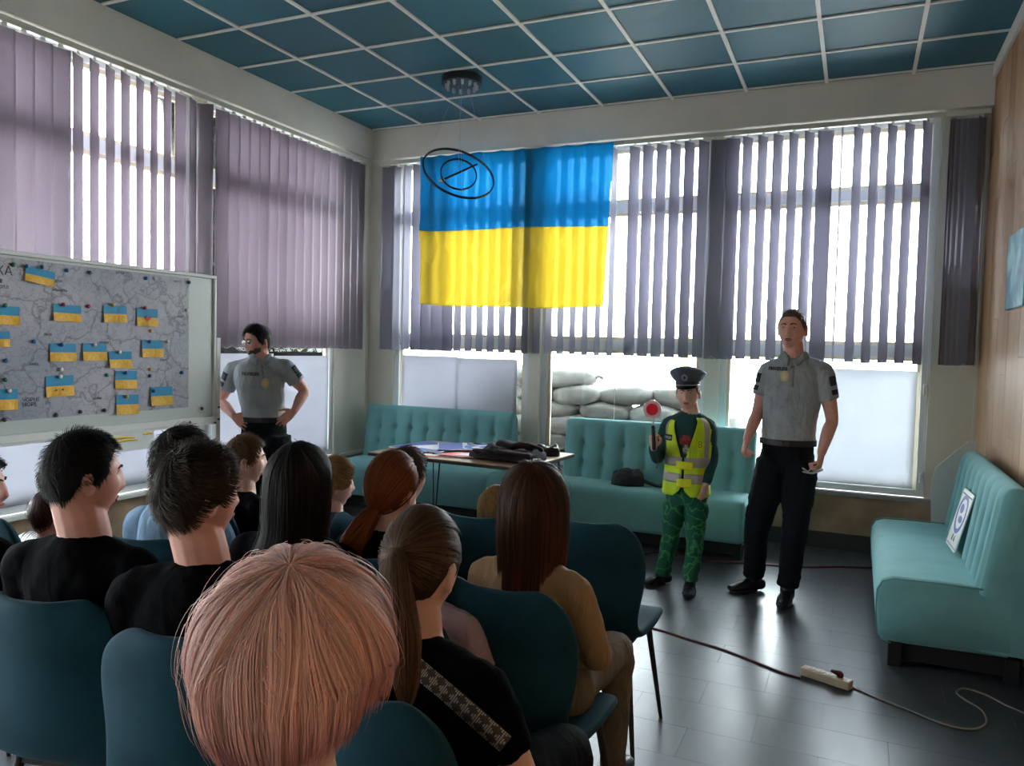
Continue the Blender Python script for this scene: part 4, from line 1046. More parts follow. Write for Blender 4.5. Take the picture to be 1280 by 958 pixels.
def tail(parent, Mh, s, m, path, rads, nstr=500, width=.002, seed=0, splay=.3):
    """a gathered ponytail of strands along a path in head coordinates"""
    r_ = np.random.default_rng(seed+5); K = 14; P = [Vector(p) for p in path]
    def samp(t):
        x = t*(len(P)-1); i = min(int(x), len(P)-2); f = x-i; p0,p1,p2,p3 = P[max(i-1,0)],P[i],P[i+1],P[min(i+2,len(P)-1)]
        return .5*((2*p1)+(p2-p0)*f+(2*p0-5*p1+4*p2-p3)*f*f+(3*p1-p0-3*p2+p3)*f**3)
    C = np.array([samp(k/(K-1)) for k in range(K)]); R = np.interp(np.linspace(0,1,K), np.linspace(0,1,len(rads)), rads)
    T = np.gradient(C, axis=0); T /= np.linalg.norm(T,axis=1)[:,None]; S = np.cross(T, [0,1.,0.2]); S /= np.linalg.norm(S,axis=1)[:,None]; B = np.cross(T, S)
    an = r_.uniform(0,2*PI,nstr); rr = np.sqrt(r_.uniform(.45,1,nstr)); ln = r_.uniform(.8,1,nstr)
    pts = np.zeros((nstr,K,3)); nor = np.zeros((nstr,K,3))
    for k in range(K):
        kk = k*ln; i = np.clip(kk.astype(int),0,K-2); f = (kk-i)[:,None]
        c = C[i]*(1-f)+C[i+1]*f; rad = (R[i]*(1-f[:,0])+R[i+1]*f[:,0])*rr*(1+.12*np.sin(an*5+k*.7)); aa = an+.25*np.sin(k*.4+an*3)
        d = np.cos(aa)[:,None]*S[k]+np.sin(aa)[:,None]*B[k]; pts[:,k] = c+d*rad[:,None]; nor[:,k] = d
    side = np.cross(np.gradient(pts,axis=1), nor); side /= (np.linalg.norm(side,axis=2)[:,:,None]+1e-9)
    w = width*np.linspace(1,.4,K)[None,:,None]; allp = np.stack([pts-side*w*.5, pts+nor*width*.3, pts+side*w*.5],2).reshape(-1,3)*s
    Mn = np.array(Mh); allp = allp @ Mn[:3,:3].T+Mn[:3,3]; idx = np.arange(nstr*K*3).reshape(nstr,K,3)
    F = np.concatenate([np.stack([idx[:,:-1,j], idx[:,:-1,j+1], idx[:,1:,j+1], idx[:,1:,j]],-1).reshape(-1,4) for j in (0,1)])
    q = MB(); q.limb([Mh @ (Vector(c)*s) for c in C[::2]], [max(r*.8,.002)*s for r in R[::2]], n=12, sub=2); core = q.build('ponytail', m, parent, smooth=True)
    me = bpy.data.meshes.new('strands'); me.from_pydata([tuple(p) for p in allp], [], [tuple(f) for f in F]); me.polygons.foreach_set('use_smooth',[True]*len(me.polygons))
    t_ = me.attributes.new('tone','FLOAT','POINT'); t_.data.foreach_set('value', np.repeat(r_.uniform(0,1,nstr), K*3).astype(np.float32))
    l_ = me.attributes.new('along','FLOAT','POINT'); l_.data.foreach_set('value', np.tile(np.repeat(np.linspace(.5,1,K),3), nstr).astype(np.float32))
    me.materials.append(m); tag(link(bpy.data.objects.new('ponytail_strands', me), core), kind='stuff')
def skin(name, c): return mat(name, c, .52, noise_s=25, noise_a=.08, sss=.12)
SK = {'fair': skin('fair_skin', (.72,.43,.335)), 'tan': skin('warm_skin', (.42,.20,.135)), 'ruddy': skin('ruddy_skin', (.70,.34,.27))}
M_['lip'] = mat('lips', (.36,.11,.10), .45); M_['eyew'] = mat('eye_white', (.42,.38,.36), .3); M_['iris'] = mat('iris', (.05,.04,.035), .15); M_['brow'] = mat('eyebrow_hair', (.06,.035,.02), .8)
def cloth(name, c, rough=.85, sheen=.05, **k):
    m = mat(name, c, rough, noise_s=12, noise_a=.12, bump=.35, bump_s=240, sheen=sheen, **k); N = m.node_tree.nodes; L = m.node_tree.links
    tc = N.new('ShaderNodeTexCoord'); mp = N.new('ShaderNodeMapping'); mp.inputs['Scale'].default_value = (1,1,.45); mp.inputs['Rotation'].default_value = (.3,.4,0); L.new(tc.outputs['Object'], mp.inputs[0])
    n = N.new('ShaderNodeTexNoise'); n.inputs['Scale'].default_value = 11; n.inputs['Detail'].default_value = 3; n.inputs['Distortion'].default_value = 1.6; L.new(mp.outputs[0], n.inputs[0])
    b2 = N.new('ShaderNodeBump'); b2.inputs['Strength'].default_value = (.28 if sum(c) < .1 else .6); b2.inputs['Distance'].default_value = .03; L.new(n.outputs[0], b2.inputs['Height'])
    for b1 in [x for x in N if x.type == 'BUMP' and x != b2]: L.new(b2.outputs[0], b1.inputs['Normal'])
    return m
M_['blackT'] = cloth('black_cotton', (.004,.004,.005), sheen=0, spec=.03); M_['navyT'] = cloth('navy_trousers', (.004,.006,.010), sheen=.0, spec=.2); M_['polo'] = cloth('grey_polo_knit', (.34,.365,.385), .8)
M_['tanT'] = cloth('tan_jersey', (.36,.22,.11)); M_['khaki'] = cloth('khaki_cotton', (.16,.125,.085)); M_['lblue'] = cloth('pale_blue_cotton', (.20,.34,.52)); M_['lilac'] = cloth('pale_pink_cotton', (.48,.34,.40)); M_['jean'] = cloth('dark_denim', (.02,.03,.055))
M_['shoe'] = mat('black_shoe_leather', (.010,.010,.012), .35)
def face_parts(parent, Mh, s, brow=None, closed=False, lip=True):
    def P(x, z, off=0):
        # point of the face surface at lateral x and height z
        zz = z/.118; xx = x/.077; yy = math.sqrt(max(1-zz*zz-xx*xx, .01)); p = head_surf(np.array([[xx,yy,zz]]))[0]; return Vector((p[0], p[1]+off, p[2]))
    for sx in (-1,1):
        c = P(sx*.030, .009, -.0085); q = MB(); q.ell(Mh @ (c*s), (.0125*s,.0115*s,.0105*s if not closed else .009*s), Mh.to_3x3(), 14, 10); e = q.build('eye', M_['eyew'] if not closed else parent['skin_m'] and SK[parent['skin_m']], parent, smooth=True)
        if not closed:
            q = MB(); q.ell(Mh @ ((c+Vector((0,.0085,0)))*s), (.0058*s,.0040*s,.0058*s), Mh.to_3x3(), 12, 8); q.build('iris', M_['iris'], e, smooth=True)
        # eyelid
        q = MB(); q.limb([Mh @ ((c+Vector((sx*d, .0085-abs(d)*.35, .0060-abs(d)*.3)))*s) for d in (-.013,-.005,.005,.013)], [.0022*s,.003*s,.003*s,.0022*s], n=6); q.build('eyelid', SK[parent['skin_m']], parent, smooth=True)
        q = MB(); q.limb([Mh @ (P(sx*a, b, .0015)*s) for a, b in ((.012,.026),(.028,.032),(.044,.026))], [(.0035*s,.002*s),(.004*s,.0025*s),(.002*s,.0015*s)], n=8); q.build('eyebrow', brow or M_['brow'], parent, smooth=True)
    if lip:
        q = MB()
        q.limb([Mh @ (P(a, -.0585+b, .0012)*s) for a, b in ((-.022,-.003),(-.010,.001),(0,-.0005),(.010,.001),(.022,-.003))], [.0015*s,.0035*s,.0032*s,.0035*s,.0015*s], n=8)
        q.limb([Mh @ (P(a, -.0665+b, .0008)*s) for a, b in ((-.020,.004),(-.009,0),(.009,0),(.020,.004))], [.0015*s,.0042*s,.0042*s,.0015*s], n=8); q.build('mouth', M_['lip'], parent, smooth=True)
    return P
def hand(mb, w, d, palm, s=1.0, curl=.35, thumb=1, spread=1.0, grip=False):
    """w wrist, d direction of the hand, palm normal pointing out of the palm, thumb = +1/-1 side"""
    d = Vector(d).normalized(); pn = Vector(palm); pn = (pn-d*pn.dot(d)).normalized(); lat = d.cross(pn)*thumb
    w = Vector(w)
    mb.limb([w, w+d*.025*s, w+d*.055*s, w+d*.085*s], [(.026*s,.019*s),(.034*s,.018*s),(.040*s,.016*s),(.040*s,.012*s)], side=lat, n=12, sub=2)
    for i, (o, L_, r) in enumerate(((.030,.070,.0085),(.010,.080,.009),(-.011,.074,.0085),(-.031,.058,.0075))):
        p = w+d*(.088-.004*abs(i-1))*s+lat*o*s*spread; dirn = (d+lat*o*1.6*(spread)).normalized(); pts = [p-dirn*.02*s, p]; c = curl
        for j, seg in enumerate((.42,.32,.26)):
            dirn = (Matrix.Rotation(c*(1.0 if j else .9)*(1.15 if j == 1 else 1), 3, lat) @ dirn) if True else dirn
            if dirn.dot(pn) < 0 and j == 0 and c > 0: dirn = (Matrix.Rotation(-2*c*.9, 3, lat) @ dirn); sgn = -1
            elif j == 0: sgn = 1
            if j and sgn == -1: dirn = (Matrix.Rotation(-2*c*(1.15 if j == 1 else 1), 3, lat) @ dirn)
            p = p+dirn*L_*seg*s; pts.append(p)
        mb.limb(pts, [r*s,r*s,r*s*.95,r*s*.88,r*s*.75], n=8, sub=2)
    t0 = w+d*.022*s+lat*.026*s; 
    if grip or curl > .8: t = [t0, t0+(d*.5+lat*.6+pn*.3)*.035*s, t0+(d*.9+lat*.35+pn*.9)*.050*s, t0+(d*.9-lat*.2+pn*1.0)*.064*s]
    else: t = [t0, t0+(d*.6+lat*.75+pn*.2)*.036*s, t0+(d*1.0+lat*.85+pn*.35)*.060*s, t0+(d*1.45+lat*.9+pn*.5)*.074*s]
    mb.limb(t, [.013*s,.0115*s,.0095*s,.008*s], n=8, sub=2)
def orient(yaw, pitch=0, roll=0):
    """rotation whose +Y looks along yaw (0 = world +Y, clockwise positive)"""
    return Matrix.Rotation(-yaw,3,'Z') @ Matrix.Rotation(pitch,3,'X') @ Matrix.Rotation(roll,3,'Y')
def mat4(R, t): m = R.to_4x4(); m.translation = Vector(t); return m

def seated(label, group, px, top, depth, s, yaw, hyaw, hpitch=0, hroll=0, skin_='fair', shirt='blackT', trouser='jean', sleeve='short', face=False, vox=.007, girth=1.0, lean=-.11, dx=0.0, cdx=0.0, neck=1.0, hsc=1.04, seat=.46, chair_label=None, brow=None, headdy=0):
    """px,top: where the crown stands in the picture; the body is built below it on a chair"""
    crown = atD(px, top, depth)
    hc_z = crown.z-.122*s*hsc
    B = orient(yaw)
    hip = Vector((crown.x, crown.y, 0))-B @ Vector((0,(.03+lean)*s,0))+Vector((RC[0][0],RC[0][1],0))*dx
    hdist = hc_z-seat; k = hdist/(.80*s)       # vertical squeeze of the torso so that hips rest on the seat
    root = empty('person', hip, 0, label, 'person', group); root['skin_m'] = skin_
    def L(x, y, z): return B @ Vector((x*s*(girth if abs(x) > .05 else 1), y*s, 0))+Vector((0,0,seat+z*s*k))
    Mh = mat4(orient(hyaw, hpitch, hroll), (crown.x-hip.x, crown.y-hip.y, hc_z))
    body = MB()
    neck_b = L(0,-.005+lean*.8,.60); hcv = Mh.translation
    head_mb(body, Mh, s*hsc)
    body.limb([neck_b-Vector((0,0,.05*s)), neck_b+Vector((0,0,.02*s)), hcv+Mh.to_3x3() @ Vector((0,-.022*s,-.055*s))], [.066*s*neck,.060*s*neck,.058*s*neck], n=14)
    sd = B @ Vector((1,0,0))
    body.limb([L(0,0,.10), L(0,-.01,.30), L(0,-.02+lean*.5,.48), L(0,-.01+lean*.8,.58)], [(.11*s,.08*s),(.10*s,.07*s),(.14*s,.08*s),(.09*s,.06*s)], side=sd, n=14)
    arms = []
    for sx in (-1,1):
        sh = L(sx*.170,-.02+lean*.8,.535); el = L(sx*.235,.03+lean*.6,.27); wr = L(sx*.085,.235+lean*.3,.17)
        body.limb([sh, sh.lerp(el,.5), el, el.lerp(wr,.4), wr], [.044*s,.041*s,.035*s,.036*s,.024*s], n=12)
        hand(body, wr, B @ Vector((-sx*.35,.9,-.25)), Vector((0,0,-1)), s, .25, thumb=-sx)
        body.limb([L(sx*.09,.02,.09), L(sx*.12,.40,.08)], [.05*s,.045*s], n=10, cap='flat', sub=1)
        arms.append((sh, el, wr))
    remesh_build(body, 'body', SK[skin_], root, vox, 2)
    # shirt
    q = MB(); g = girth
    q.limb([L(0,.01,.04), L(0,.0,.14), L(0,-.01,.26), L(0,-.025+lean*.4,.40), L(0,-.025+lean*.6,.50), L(0,-.02+lean*.75,.555), L(0,-.012+lean*.8,.595), L(0,-.006+lean*.8,.615)],
           [(.165*s*g,.125*s*g),(.165*s*g,.125*s*g),(.155*s*g,.118*s*g),(.175*s*g,.125*s),(.178*s*g,.115*s),(.150*s*g,.095*s),(.098*s,.075*s),(.066*s,.062*s)], side=sd, n=24, cap='flat')
    for sx, (sh, el, wr) in zip((-1,1), arms):
        e = sh.lerp(el, .66 if sleeve == 'short' else (.18 if sleeve == 'none' else 1.0))
        pts = [L(sx*.12,-.02+lean*.8,.54), sh, sh.lerp(e,.6), e]; rr = [.055*s,.060*s,.056*s,.056*s]
        if sleeve == 'long': pts += [el.lerp(wr,.5), wr]; rr = [.055*s,.060*s,.054*s,.048*s,.044*s,.034*s]
        q.limb(pts, rr, n=14, cap='flat')
    for sx, (sh, el, wr) in zip((-1,1), arms): q.limb([L(sx*.035,-.012+lean*.8,.588), L(sx*.10,-.02+lean*.8,.562), sh+Vector((0,0,.004*s))], [.044*s,.052*s,.052*s], n=14)
    shirt_o = remesh_build(q, 'shirt', M_[shirt], root, .011, 7, disp=((.10*s,.012*s),(.035,.005)))
    # trousers and shoes
    q = MB(); foot_z = .085*s
    q.limb([L(-.09,.0,.09), L(.09,.0,.09)], [.115*s,.115*s], side=B @ Vector((0,1,0)), n=16)
    for sx in (-1,1):
        kn = L(sx*.125,.43,.085); an = Vector((kn.x, kn.y, max(foot_z, kn.z-.44*s)))+B @ Vector((0,-.02*s,0))
        q.limb([L(sx*.095,.0,.085), L(sx*.11,.22,.095), kn, kn.lerp(an,.4), an], [.092*s,.082*s,.066*s,.056*s,.052*s], n=14)
        qs = MB(); f = an-Vector((0,0,.035*s)); qs.limb([f+B @ Vector((0,-.05*s,-.012*s)), f+B @ Vector((0,.05*s,-.012*s)), f+B @ Vector((0,.15*s,-.022*s))], [(.036*s,.036*s),(.042*s,.036*s),(.038*s,.024*s)], side=sd, n=12); qs.build('shoe', M_['shoe'], root, smooth=True)
    remesh_build(q, 'trousers', M_[trouser], root, .013, 4, disp=((.08,.015),))
    if face: face_parts(root, Mh, s*hsc, brow)
    if chair_label:
        cp = hip-B @ Vector((0,.035*s+.02,0))+Vector((RC[0][0],RC[0][1],0))*cdx; chair(cp.x, cp.y, yaw, chair_label)
    return root, Mh, L, B, shirt_o
GA = 'seated audience'
KID = Vector((3.75,-1.5,0))
def look(px, top, d, extra=0): c = atD(px, top, d); v = KID-c; return math.atan2(v.x, v.y)+extra

# pink-blond woman in front
hy = look(372,690,.98)-.35
r, Mh, L, B, so = seated('woman with a short pinkish blond bob, nearest the camera, seen from behind', GA, 372, 712, 1.03, .98, -.30, -.28, .02, 0, 'fair', 'blackT', chair_label='blue velvet chair of the pink-blond woman, below the picture edge', vox=.006)
hair(r, Mh, 1.019, (.84,.48,.40), (.54,.21,.20), 'bob', vol=.021, side=1.25, nstr=12000, width=.0010, length=.024, crown=(.10,-.30,.95), wave=.02, tonevar=.5, ragged=.22, name='pinkish_blond', tiplen=.35, lift_top=0, rough=.5, sheen=.2, seed=1)
# ponytail girl with the bag strap
r, Mh, L, B, so = seated('person in black T-shirt with brown ponytail and a white embroidered strap over the back', GA, 528, 640, 1.62, .92, .12, .0, -.12, .05, 'fair', 'blackT', 'navyT', chair_label='blue velvet chair under the ponytailed person in black', vox=.006, girth=1.12)
cap, hm = hair(r, Mh, 0.957, (.09,.05,.03), (.20,.11,.06), 'tied', vol=.009, nstr=3200, width=.0016, tie=(-.005,-.09,.035), crown=(0,.25,.97), name='brown_ponytail', tonevar=.6, seed=2)
tail(cap, Mh, 0.957, hm, [(.0,-.092,.035),(.008,-.128,.032),(.028,-.142,-.03),(.050,-.135,-.11),(.066,-.125,-.19),(.072,-.12,-.26)], [.014,.024,.034,.036,.028,.008], 1100, .0016, 3)
q = MB(); q.ell(Mh @ (Vector((-.005,-.097,.035))*.92), (.02,.012,.02), Mh.to_3x3()); q.build('hair_tie', mat('red_hair_tie', (.10,.02,.02), .6), r, smooth=True)
# strap across the back, printed with a diamond pattern
def strap_mat():
    m = bpy.data.materials.new('embroidered_strap'); m.use_nodes = True; N = m.node_tree.nodes; L_ = m.node_tree.links; b = N['Principled BSDF']
    uv = N.new('ShaderNodeUVMap'); mp = N.new('ShaderNodeMapping'); mp.inputs['Rotation'].default_value = (0,0,PI/4); mp.inputs['Scale'].default_value = (1.41,1.41,1); L_.new(uv.outputs[0], mp.inputs[0])
    ck = N.new('ShaderNodeTexChecker'); ck.inputs['Scale'].default_value = 2; L_.new(mp.outputs[0], ck.inputs[0])
    ck2 = N.new('ShaderNodeTexChecker'); ck2.inputs['Scale'].default_value = 12; L_.new(mp.outputs[0], ck2.inputs[0])
    mu = N.new('ShaderNodeMixRGB'); mu.blend_type = 'MIX'; ck.inputs[1].default_value = (1,1,1,1); ck.inputs[2].default_value = (0,0,0,1)
    ck2.inputs[1].default_value = (.55,.53,.50,1); ck2.inputs[2].default_value = (.04,.04,.04,1); mu.inputs[2].default_value = (.06,.06,.06,1); L_.new(ck.outputs[0], mu.inputs[0]); L_.new(ck2.outputs[0], mu.inputs[1])
    L_.new(mu.outputs[0], b.inputs['Base Color']); b.inputs['Roughness'].default_value = .8; return m
dg = bpy.context.evaluated_depsgraph_get()
bvh = BVHTree.FromPolygons([v.co.copy() for v in so.data.vertices], [tuple(p.vertices) for p in so.data.polygons])
sp = []; n = 40
for i in range(n+1):
    t = i/n; u, v = 515+(632-515)*t**1.15, 828+(930-828)*t-6*math.sin(PI*t); row = []
    for w in (-1,0,1):
        du, dv = 9.5*w*.75, -9.5*w
        d = ray(u+du, v+dv); o_ = CAMLOC-Vector(r.location); h = bvh.ray_cast(o_, d.normalized(), 6)
        row.append((h[0]-d.normalized()*.004) if h[0] is not None else None)
    if all(x is not None for x in row): sp.append(row)
if len(sp) > 4:
    q = MB(); vs = [p for row in sp for p in row]; fs = []; 
    for i in range(len(sp)-1):
        for j in (0,1): fs.append((i*3+j, i*3+j+1, (i+1)*3+j+1, (i+1)*3+j))
    q.add(vs, fs); o = q.build('bag_strap', strap_mat(), r, smooth=True, fix=False); uvl = o.data.uv_layers.new(name='UVMap')
    for p in o.data.polygons:
        for li in p.loop_indices:
            vi = o.data.loops[li].vertex_index; uvl.data[li].uv = ((vi//3)/n*4.5, (vi % 3)/2)
    md = o.modifiers.new('t','SOLIDIFY'); md.thickness = .003; tag(o, 'black and white embroidered shoulder strap')
# girl in tan jersey
r, Mh, L, B, so = seated('girl with long brown hair tinged red at the ends, in a tan sweater', GA, 668, 592, 2.27, .90, .08, -.10, 0, 0, 'fair', 'tanT', 'khaki', 'long', chair_label='blue velvet chair holding the girl in the tan sweater', girth=.95)
hair(r, Mh, 0.936, (.055,.022,.012), (.28,.055,.045), 'long', vol=.030, nstr=3600, width=.0022, length=.30, crown=(.02,-.25,.97), wave=.012, tonevar=.5, ragged=.16, name='long_brown', tiplen=.62, seed=4, fall=(0,-.12,0))
# red-haired girl and the dark head before her
r, Mh, L, B, so = seated('girl with copper red hair in a low ponytail, before the table', GA, 492, 570, 2.55, .90, .0, .08, 0, .0, 'fair', 'blackT', chair_label='blue velvet chair of the copper-haired girl')
cap, hm = hair(r, Mh, 0.936, (.20,.05,.016), (.50,.16,.04), 'tied', vol=.014, nstr=2400, width=.0022, tie=(-.01,-.075,-.06), crown=(0,.1,.99), name='copper_red', tonevar=.55, seed=5)
tail(cap, Mh, 0.936, hm, [(-.01,-.075,-.06),(-.03,-.10,-.09),(-.07,-.115,-.16),(-.10,-.12,-.24),(-.12,-.12,-.30)], [.022,.034,.044,.04,.012], 700, .0022, 6)
q = MB(); q.ell(Mh @ (Vector((-.01,-.078,-.065))*.9), (.024,.02,.014), Mh.to_3x3()); q.build('hair_tie', M_['black'], r, smooth=True)
r, Mh, L, B, so = seated('dark-haired child just showing above the copper-haired girl', GA, 508, 561, 3.05, .86, .15, .45, 0, 0, 'fair', 'lblue', chair_label='blue velvet chair just left of the copper-haired girl')
hair(r, Mh, 0.894, (.06,.03,.018), None, 'short', vol=.012, nstr=1200, width=.003, length=.05, name='dark_crop', seed=7)
# woman with long black hair
r, Mh, L, B, so = seated('woman in black with long straight black hair, in the middle row', GA, 375, 564, 2.45, .95, -.05, .05, 0, .03, 'fair', 'blackT', 'navyT', chair_label='blue velvet chair of the woman with long black hair', girth=1.1)
hair(r, Mh, 0.988, (.011,.007,.007), (.016,.010,.009), 'long', vol=.022, nstr=3000, width=.0024, length=.34, crown=(0,-.2,.98), wave=.010, tonevar=.5, ragged=.2, name='long_black', seed=8, rough=.55, spread=.42, fall=(-.10,-.10,0))
# boys in the front row, seen in profile
r, Mh, L, B, so = seated('boy with cropped light brown hair in a black jacket with white shoulder stripes', GA, 308, 545, 3.30, .84, .25, .80, 0, 0, 'fair', 'blackT', sleeve='long', face=True, vox=.005, chair_label='blue velvet chair of the boy in the striped black jacket')
hair(r, Mh, 0.874, (.11,.055,.025), None, 'short', vol=.010, nstr=2200, width=.0022, length=.04, name='light_brown_crop', seed=9)
for k_ in range(3):
    a_ = L(.10+.03*k_,.08,.545-.015*k_); b_ = L(.15+.03*k_,.10,.50-.015*k_); q = MB(); q.limb([a_+Vector((0,0,.006)), b_+Vector((0,0,.006))], [.009,.009], n=6, sub=1); q.build('stripe', M_['white'], r)
r, Mh, L, B, so = seated('blond boy seen in profile just right of the long black hair', GA, 418, 574, 3.15, .80, .2, .75, 0, 0, 'fair', 'jean', sleeve='long', face=True, vox=.005, chair_label='blue velvet chair of the blond boy in profile')
hair(r, Mh, 0.832, (.27,.14,.055), (.42,.25,.11), 'short', vol=.014, nstr=2200, width=.0024, length=.07, name='blond_crop', seed=10, part=.25, ragged=.3)
r, Mh, L, B, so = seated('small blond curly-haired child before the girl in the tan sweater', GA, 622, 611, 3.15, .74, .05, .35, 0, 0, 'fair', 'lilac', chair_label='blue velvet chair with the small blond child, left of the tan sweater')
hair(r, Mh, 0.770, (.42,.25,.10), (.55,.36,.17), 'bob', vol=.015, nstr=1800, width=.0026, length=.03, wave=.09, name='blond_curls', seed=11, ragged=.3)
# child in pale pink hidden by the ponytail
r, Mh, L, B, so = seated('child in a pale pink top, mostly hidden beyond the ponytailed person', GA, 532, 652, 2.15, .80, .1, .2, 0, 0, 'ruddy', 'lilac', chair_label='blue velvet chair of the child in pale pink', girth=1.1)
hair(r, Mh, 0.832, (.05,.025,.015), None, 'short', vol=.010, nstr=600, width=.004, length=.05, name='brown_child', seed=12)
# two young men at left
r, Mh, L, B, so = seated('young man with short black hair in a black T-shirt, left of the other one', GA, 106, 541, 2.10, .97, -.22, .42, -.02, 0, 'ruddy', 'blackT', 'navyT', face=True, neck=1.12, dx=.01, cdx=.03, vox=.0045, chair_label='blue velvet chair at the left edge, behind the first young man', girth=1.05, headdy=0)
hair(r, Mh, 1.009, (.009,.007,.008), None, 'short', vol=.012, nstr=4500, width=.0016, length=.016, name='short_black', seed=13, rough=.55, ragged=.05)
r, Mh, L, B, so = seated('young man with wavy dark brown hair in black, right of the other young man', GA, 250, 560, 1.90, .95, -.36, .34, .05, 0, 'ruddy', 'blackT', 'navyT', face=True, neck=1.12, dx=.015, cdx=.06, vox=.0045, chair_label='blue velvet chair behind the young man with wavy dark hair', girth=1.05)
hair(r, Mh, 0.988, (.022,.014,.011), (.07,.04,.022), 'short', vol=.017, nstr=5000, width=.0018, length=.026, name='wavy_dark', seed=14, ragged=.10, part=.2, wave=.05)
# behind them
r, Mh, L, B, so = seated('person in a pale blue top with dark hair, beyond the young man with wavy hair', GA, 228, 536, 2.70, .93, -.1, .30, 0, 0, 'fair', 'lblue', chair_label='blue velvet chair of the person in pale blue')
hair(r, Mh, 0.967, (.02,.012,.010), None, 'short', vol=.013, nstr=1600, width=.003, length=.05, name='dark_back', seed=15)
def zebra():
    m = bpy.data.materials.new('zebra_cloth'); m.use_nodes = True; N = m.node_tree.nodes; L_ = m.node_tree.links; b = N['Principled BSDF']; tc = N.new('ShaderNodeTexCoord'); w = N.new('ShaderNodeTexWave'); w.inputs['Scale'].default_value = 14; w.inputs['Distortion'].default_value = 5; w.inputs['Detail'].default_value = 1; L_.new(tc.outputs['Object'], w.inputs[0]); r = N.new('ShaderNodeValToRGB'); r.color_ramp.elements[0].position = .45; r.color_ramp.elements[1].position = .52; r.color_ramp.elements[1].color = (.5,.5,.5,1); L_.new(w.outputs[0], r.inputs[0]); L_.new(r.outputs[0], b.inputs['Base Color']); return m
M_['zebra'] = zebra()
r, Mh, L, B, so = seated('child in a zebra-striped top, mostly hidden beyond the short-haired young man', GA, 66, 612, 2.95, .74, .25, .3, 0, 0, 'ruddy', 'zebra', sleeve='long', chair_label='blue velvet chair of the child in the zebra top', girth=1.45)
hair(r, Mh, 0.770, (.07,.025,.018), None, 'short', vol=.012, nstr=900, width=.003, length=.05, name='reddish_brown', seed=16)
r, Mh, L, B, so = seated('person in black cut off by the left edge of the picture', GA, -32, 566, 2.50, .92, .0, .85, 0, 0, 'ruddy', 'blackT', face=True, vox=.006, chair_label='blue velvet chair of the person cut off at the left edge')
hair(r, Mh, 0.957, (.02,.010,.008), None, 'short', vol=.012, nstr=1200, width=.003, length=.05, name='dark_edge', seed=17)
# the empty chair at the end of the row
chair(3.57,-3.57,.02, 'empty blue velvet chair at the right end of the row')
# ------------------------------------------------------------------ standing figures, joints given in room coordinates
def standing(label, J, s, face_yaw, body_yaw, hp=0, hr=0, skin_='fair', vox=.0042, hands=None, closed=False, hsc=1.06):
    root = empty('person', (J['root'].x, J['root'].y, 0), 0, label, 'person'); root['skin_m'] = skin_; o = Vector(root.location)
    G = {k: v-o for k, v in J.items() if isinstance(v, Vector)}
    Mh = mat4(orient(face_yaw, hp, hr), G['head']); B = orient(body_yaw); sd = B @ Vector((1,0,0)); fw = B @ Vector((0,1,0))
    b = MB(); head_mb(b, Mh, s*hsc)
    b.limb([G['neck']-Vector((0,0,.06*s)), G['neck'], G['head']+Mh.to_3x3() @ Vector((0,-.02*s,-.055*s))], [.070*s,.066*s,.063*s], n=14)
    b.limb([G['pelvis'], G['waist'], G['chest'], G['neck']-Vector((0,0,.03*s))], [(.12*s,.09*s),(.11*s,.08*s),(.14*s,.09*s),(.08*s,.06*s)], side=sd, n=14)
    for S in 'LR':
        sh, el, wr = G['sh'+S], G['el'+S], G['wr'+S]
        b.limb([sh, sh.lerp(el,.45), el, el.lerp(wr,.35), wr], [.050*s,.050*s,.039*s,.041*s,.027*s], n=14)
        h = hands[S]; hand(b, wr, h['d'], h['p'], s, h.get('curl',.35), h.get('thumb',1), h.get('spread',1), h.get('grip',False))
        hp_, kn, an = G['hip'+S], G['kn'+S], G['an'+S]
        b.limb([hp_, kn, an], [.06*s,.045*s,.034*s], n=10, sub=2)
    remesh_build(b, 'body', SK[skin_], root, vox, 2, .4)
    return root, G, Mh, B, sd, fw
def legs(root, G, s, m, B, rad=(.100,.085,.066,.062,.060), hem=None):
    sd = B @ Vector((1,0,0)); q = MB()
    q.limb([G['pelvis']-Vector((0,0,.05*s)), G['pelvis'], G['waist']+(G['belt']-G['waist'])], [(.155*s,.118*s),(.165*s,.122*s),(.150*s,.112*s)], side=sd, n=24, cap='flat')
    for S in 'LR':
        hp_, kn, an = G['hip'+S], G['kn'+S], G['an'+S]
        q.limb([hp_+Vector((0,0,.02*s)), hp_.lerp(kn,.45), kn, kn.lerp(an,.5), an], [r_*s for r_ in rad], n=16, cap='flat')
    return remesh_build(q, 'trousers', m, root, .0085, 4, disp=((.07,.018),(.03,.006)))
def shoes(root, G, s, m, dirs, up=.0, name='shoe'):
    out = []
    for S in 'LR':
        an = G['an'+S]; d = Vector(dirs[S]).normalized(); lat = Vector((d.y,-d.x,0)); f = Vector((an.x, an.y, 0)); q = MB()
        q.limb([f-d*.055*s+Vector((0,0,.045*s)), f+d*.0*s+Vector((0,0,.052*s)), f+d*.09*s+Vector((0,0,.040*s)), f+d*.165*s+Vector((0,0,.030*s))], [(.036*s,.038*s),(.040*s,.045*s),(.048*s,.034*s),(.040*s,.020*s)], side=lat, n=16)
        q.limb([f+Vector((0,0,.04*s)), f+Vector((0,0,.13*s))], [.045*s,.046*s], n=14, cap='flat', sub=1)
        o = remesh_build(q, name, m, root, .005, 3)
        q = MB(); pts = []
        for t in range(28):
            a = 2*PI*t/28; x = math.cos(a); y = math.sin(a); Lx = .118 if x > 0 else .085; pts.append(f+d*(.052+x*Lx)*s*1.02+lat*y*(.050 if x > 0 else .040)*s)
        q.loft([[p+Vector((0,0,.0)) for p in pts], [p+Vector((0,0,.020*s)) for p in pts]]); q.build('sole', M_['blackp'], o, bevel=.003)
        out.append((o, f, d, lat))
    return out
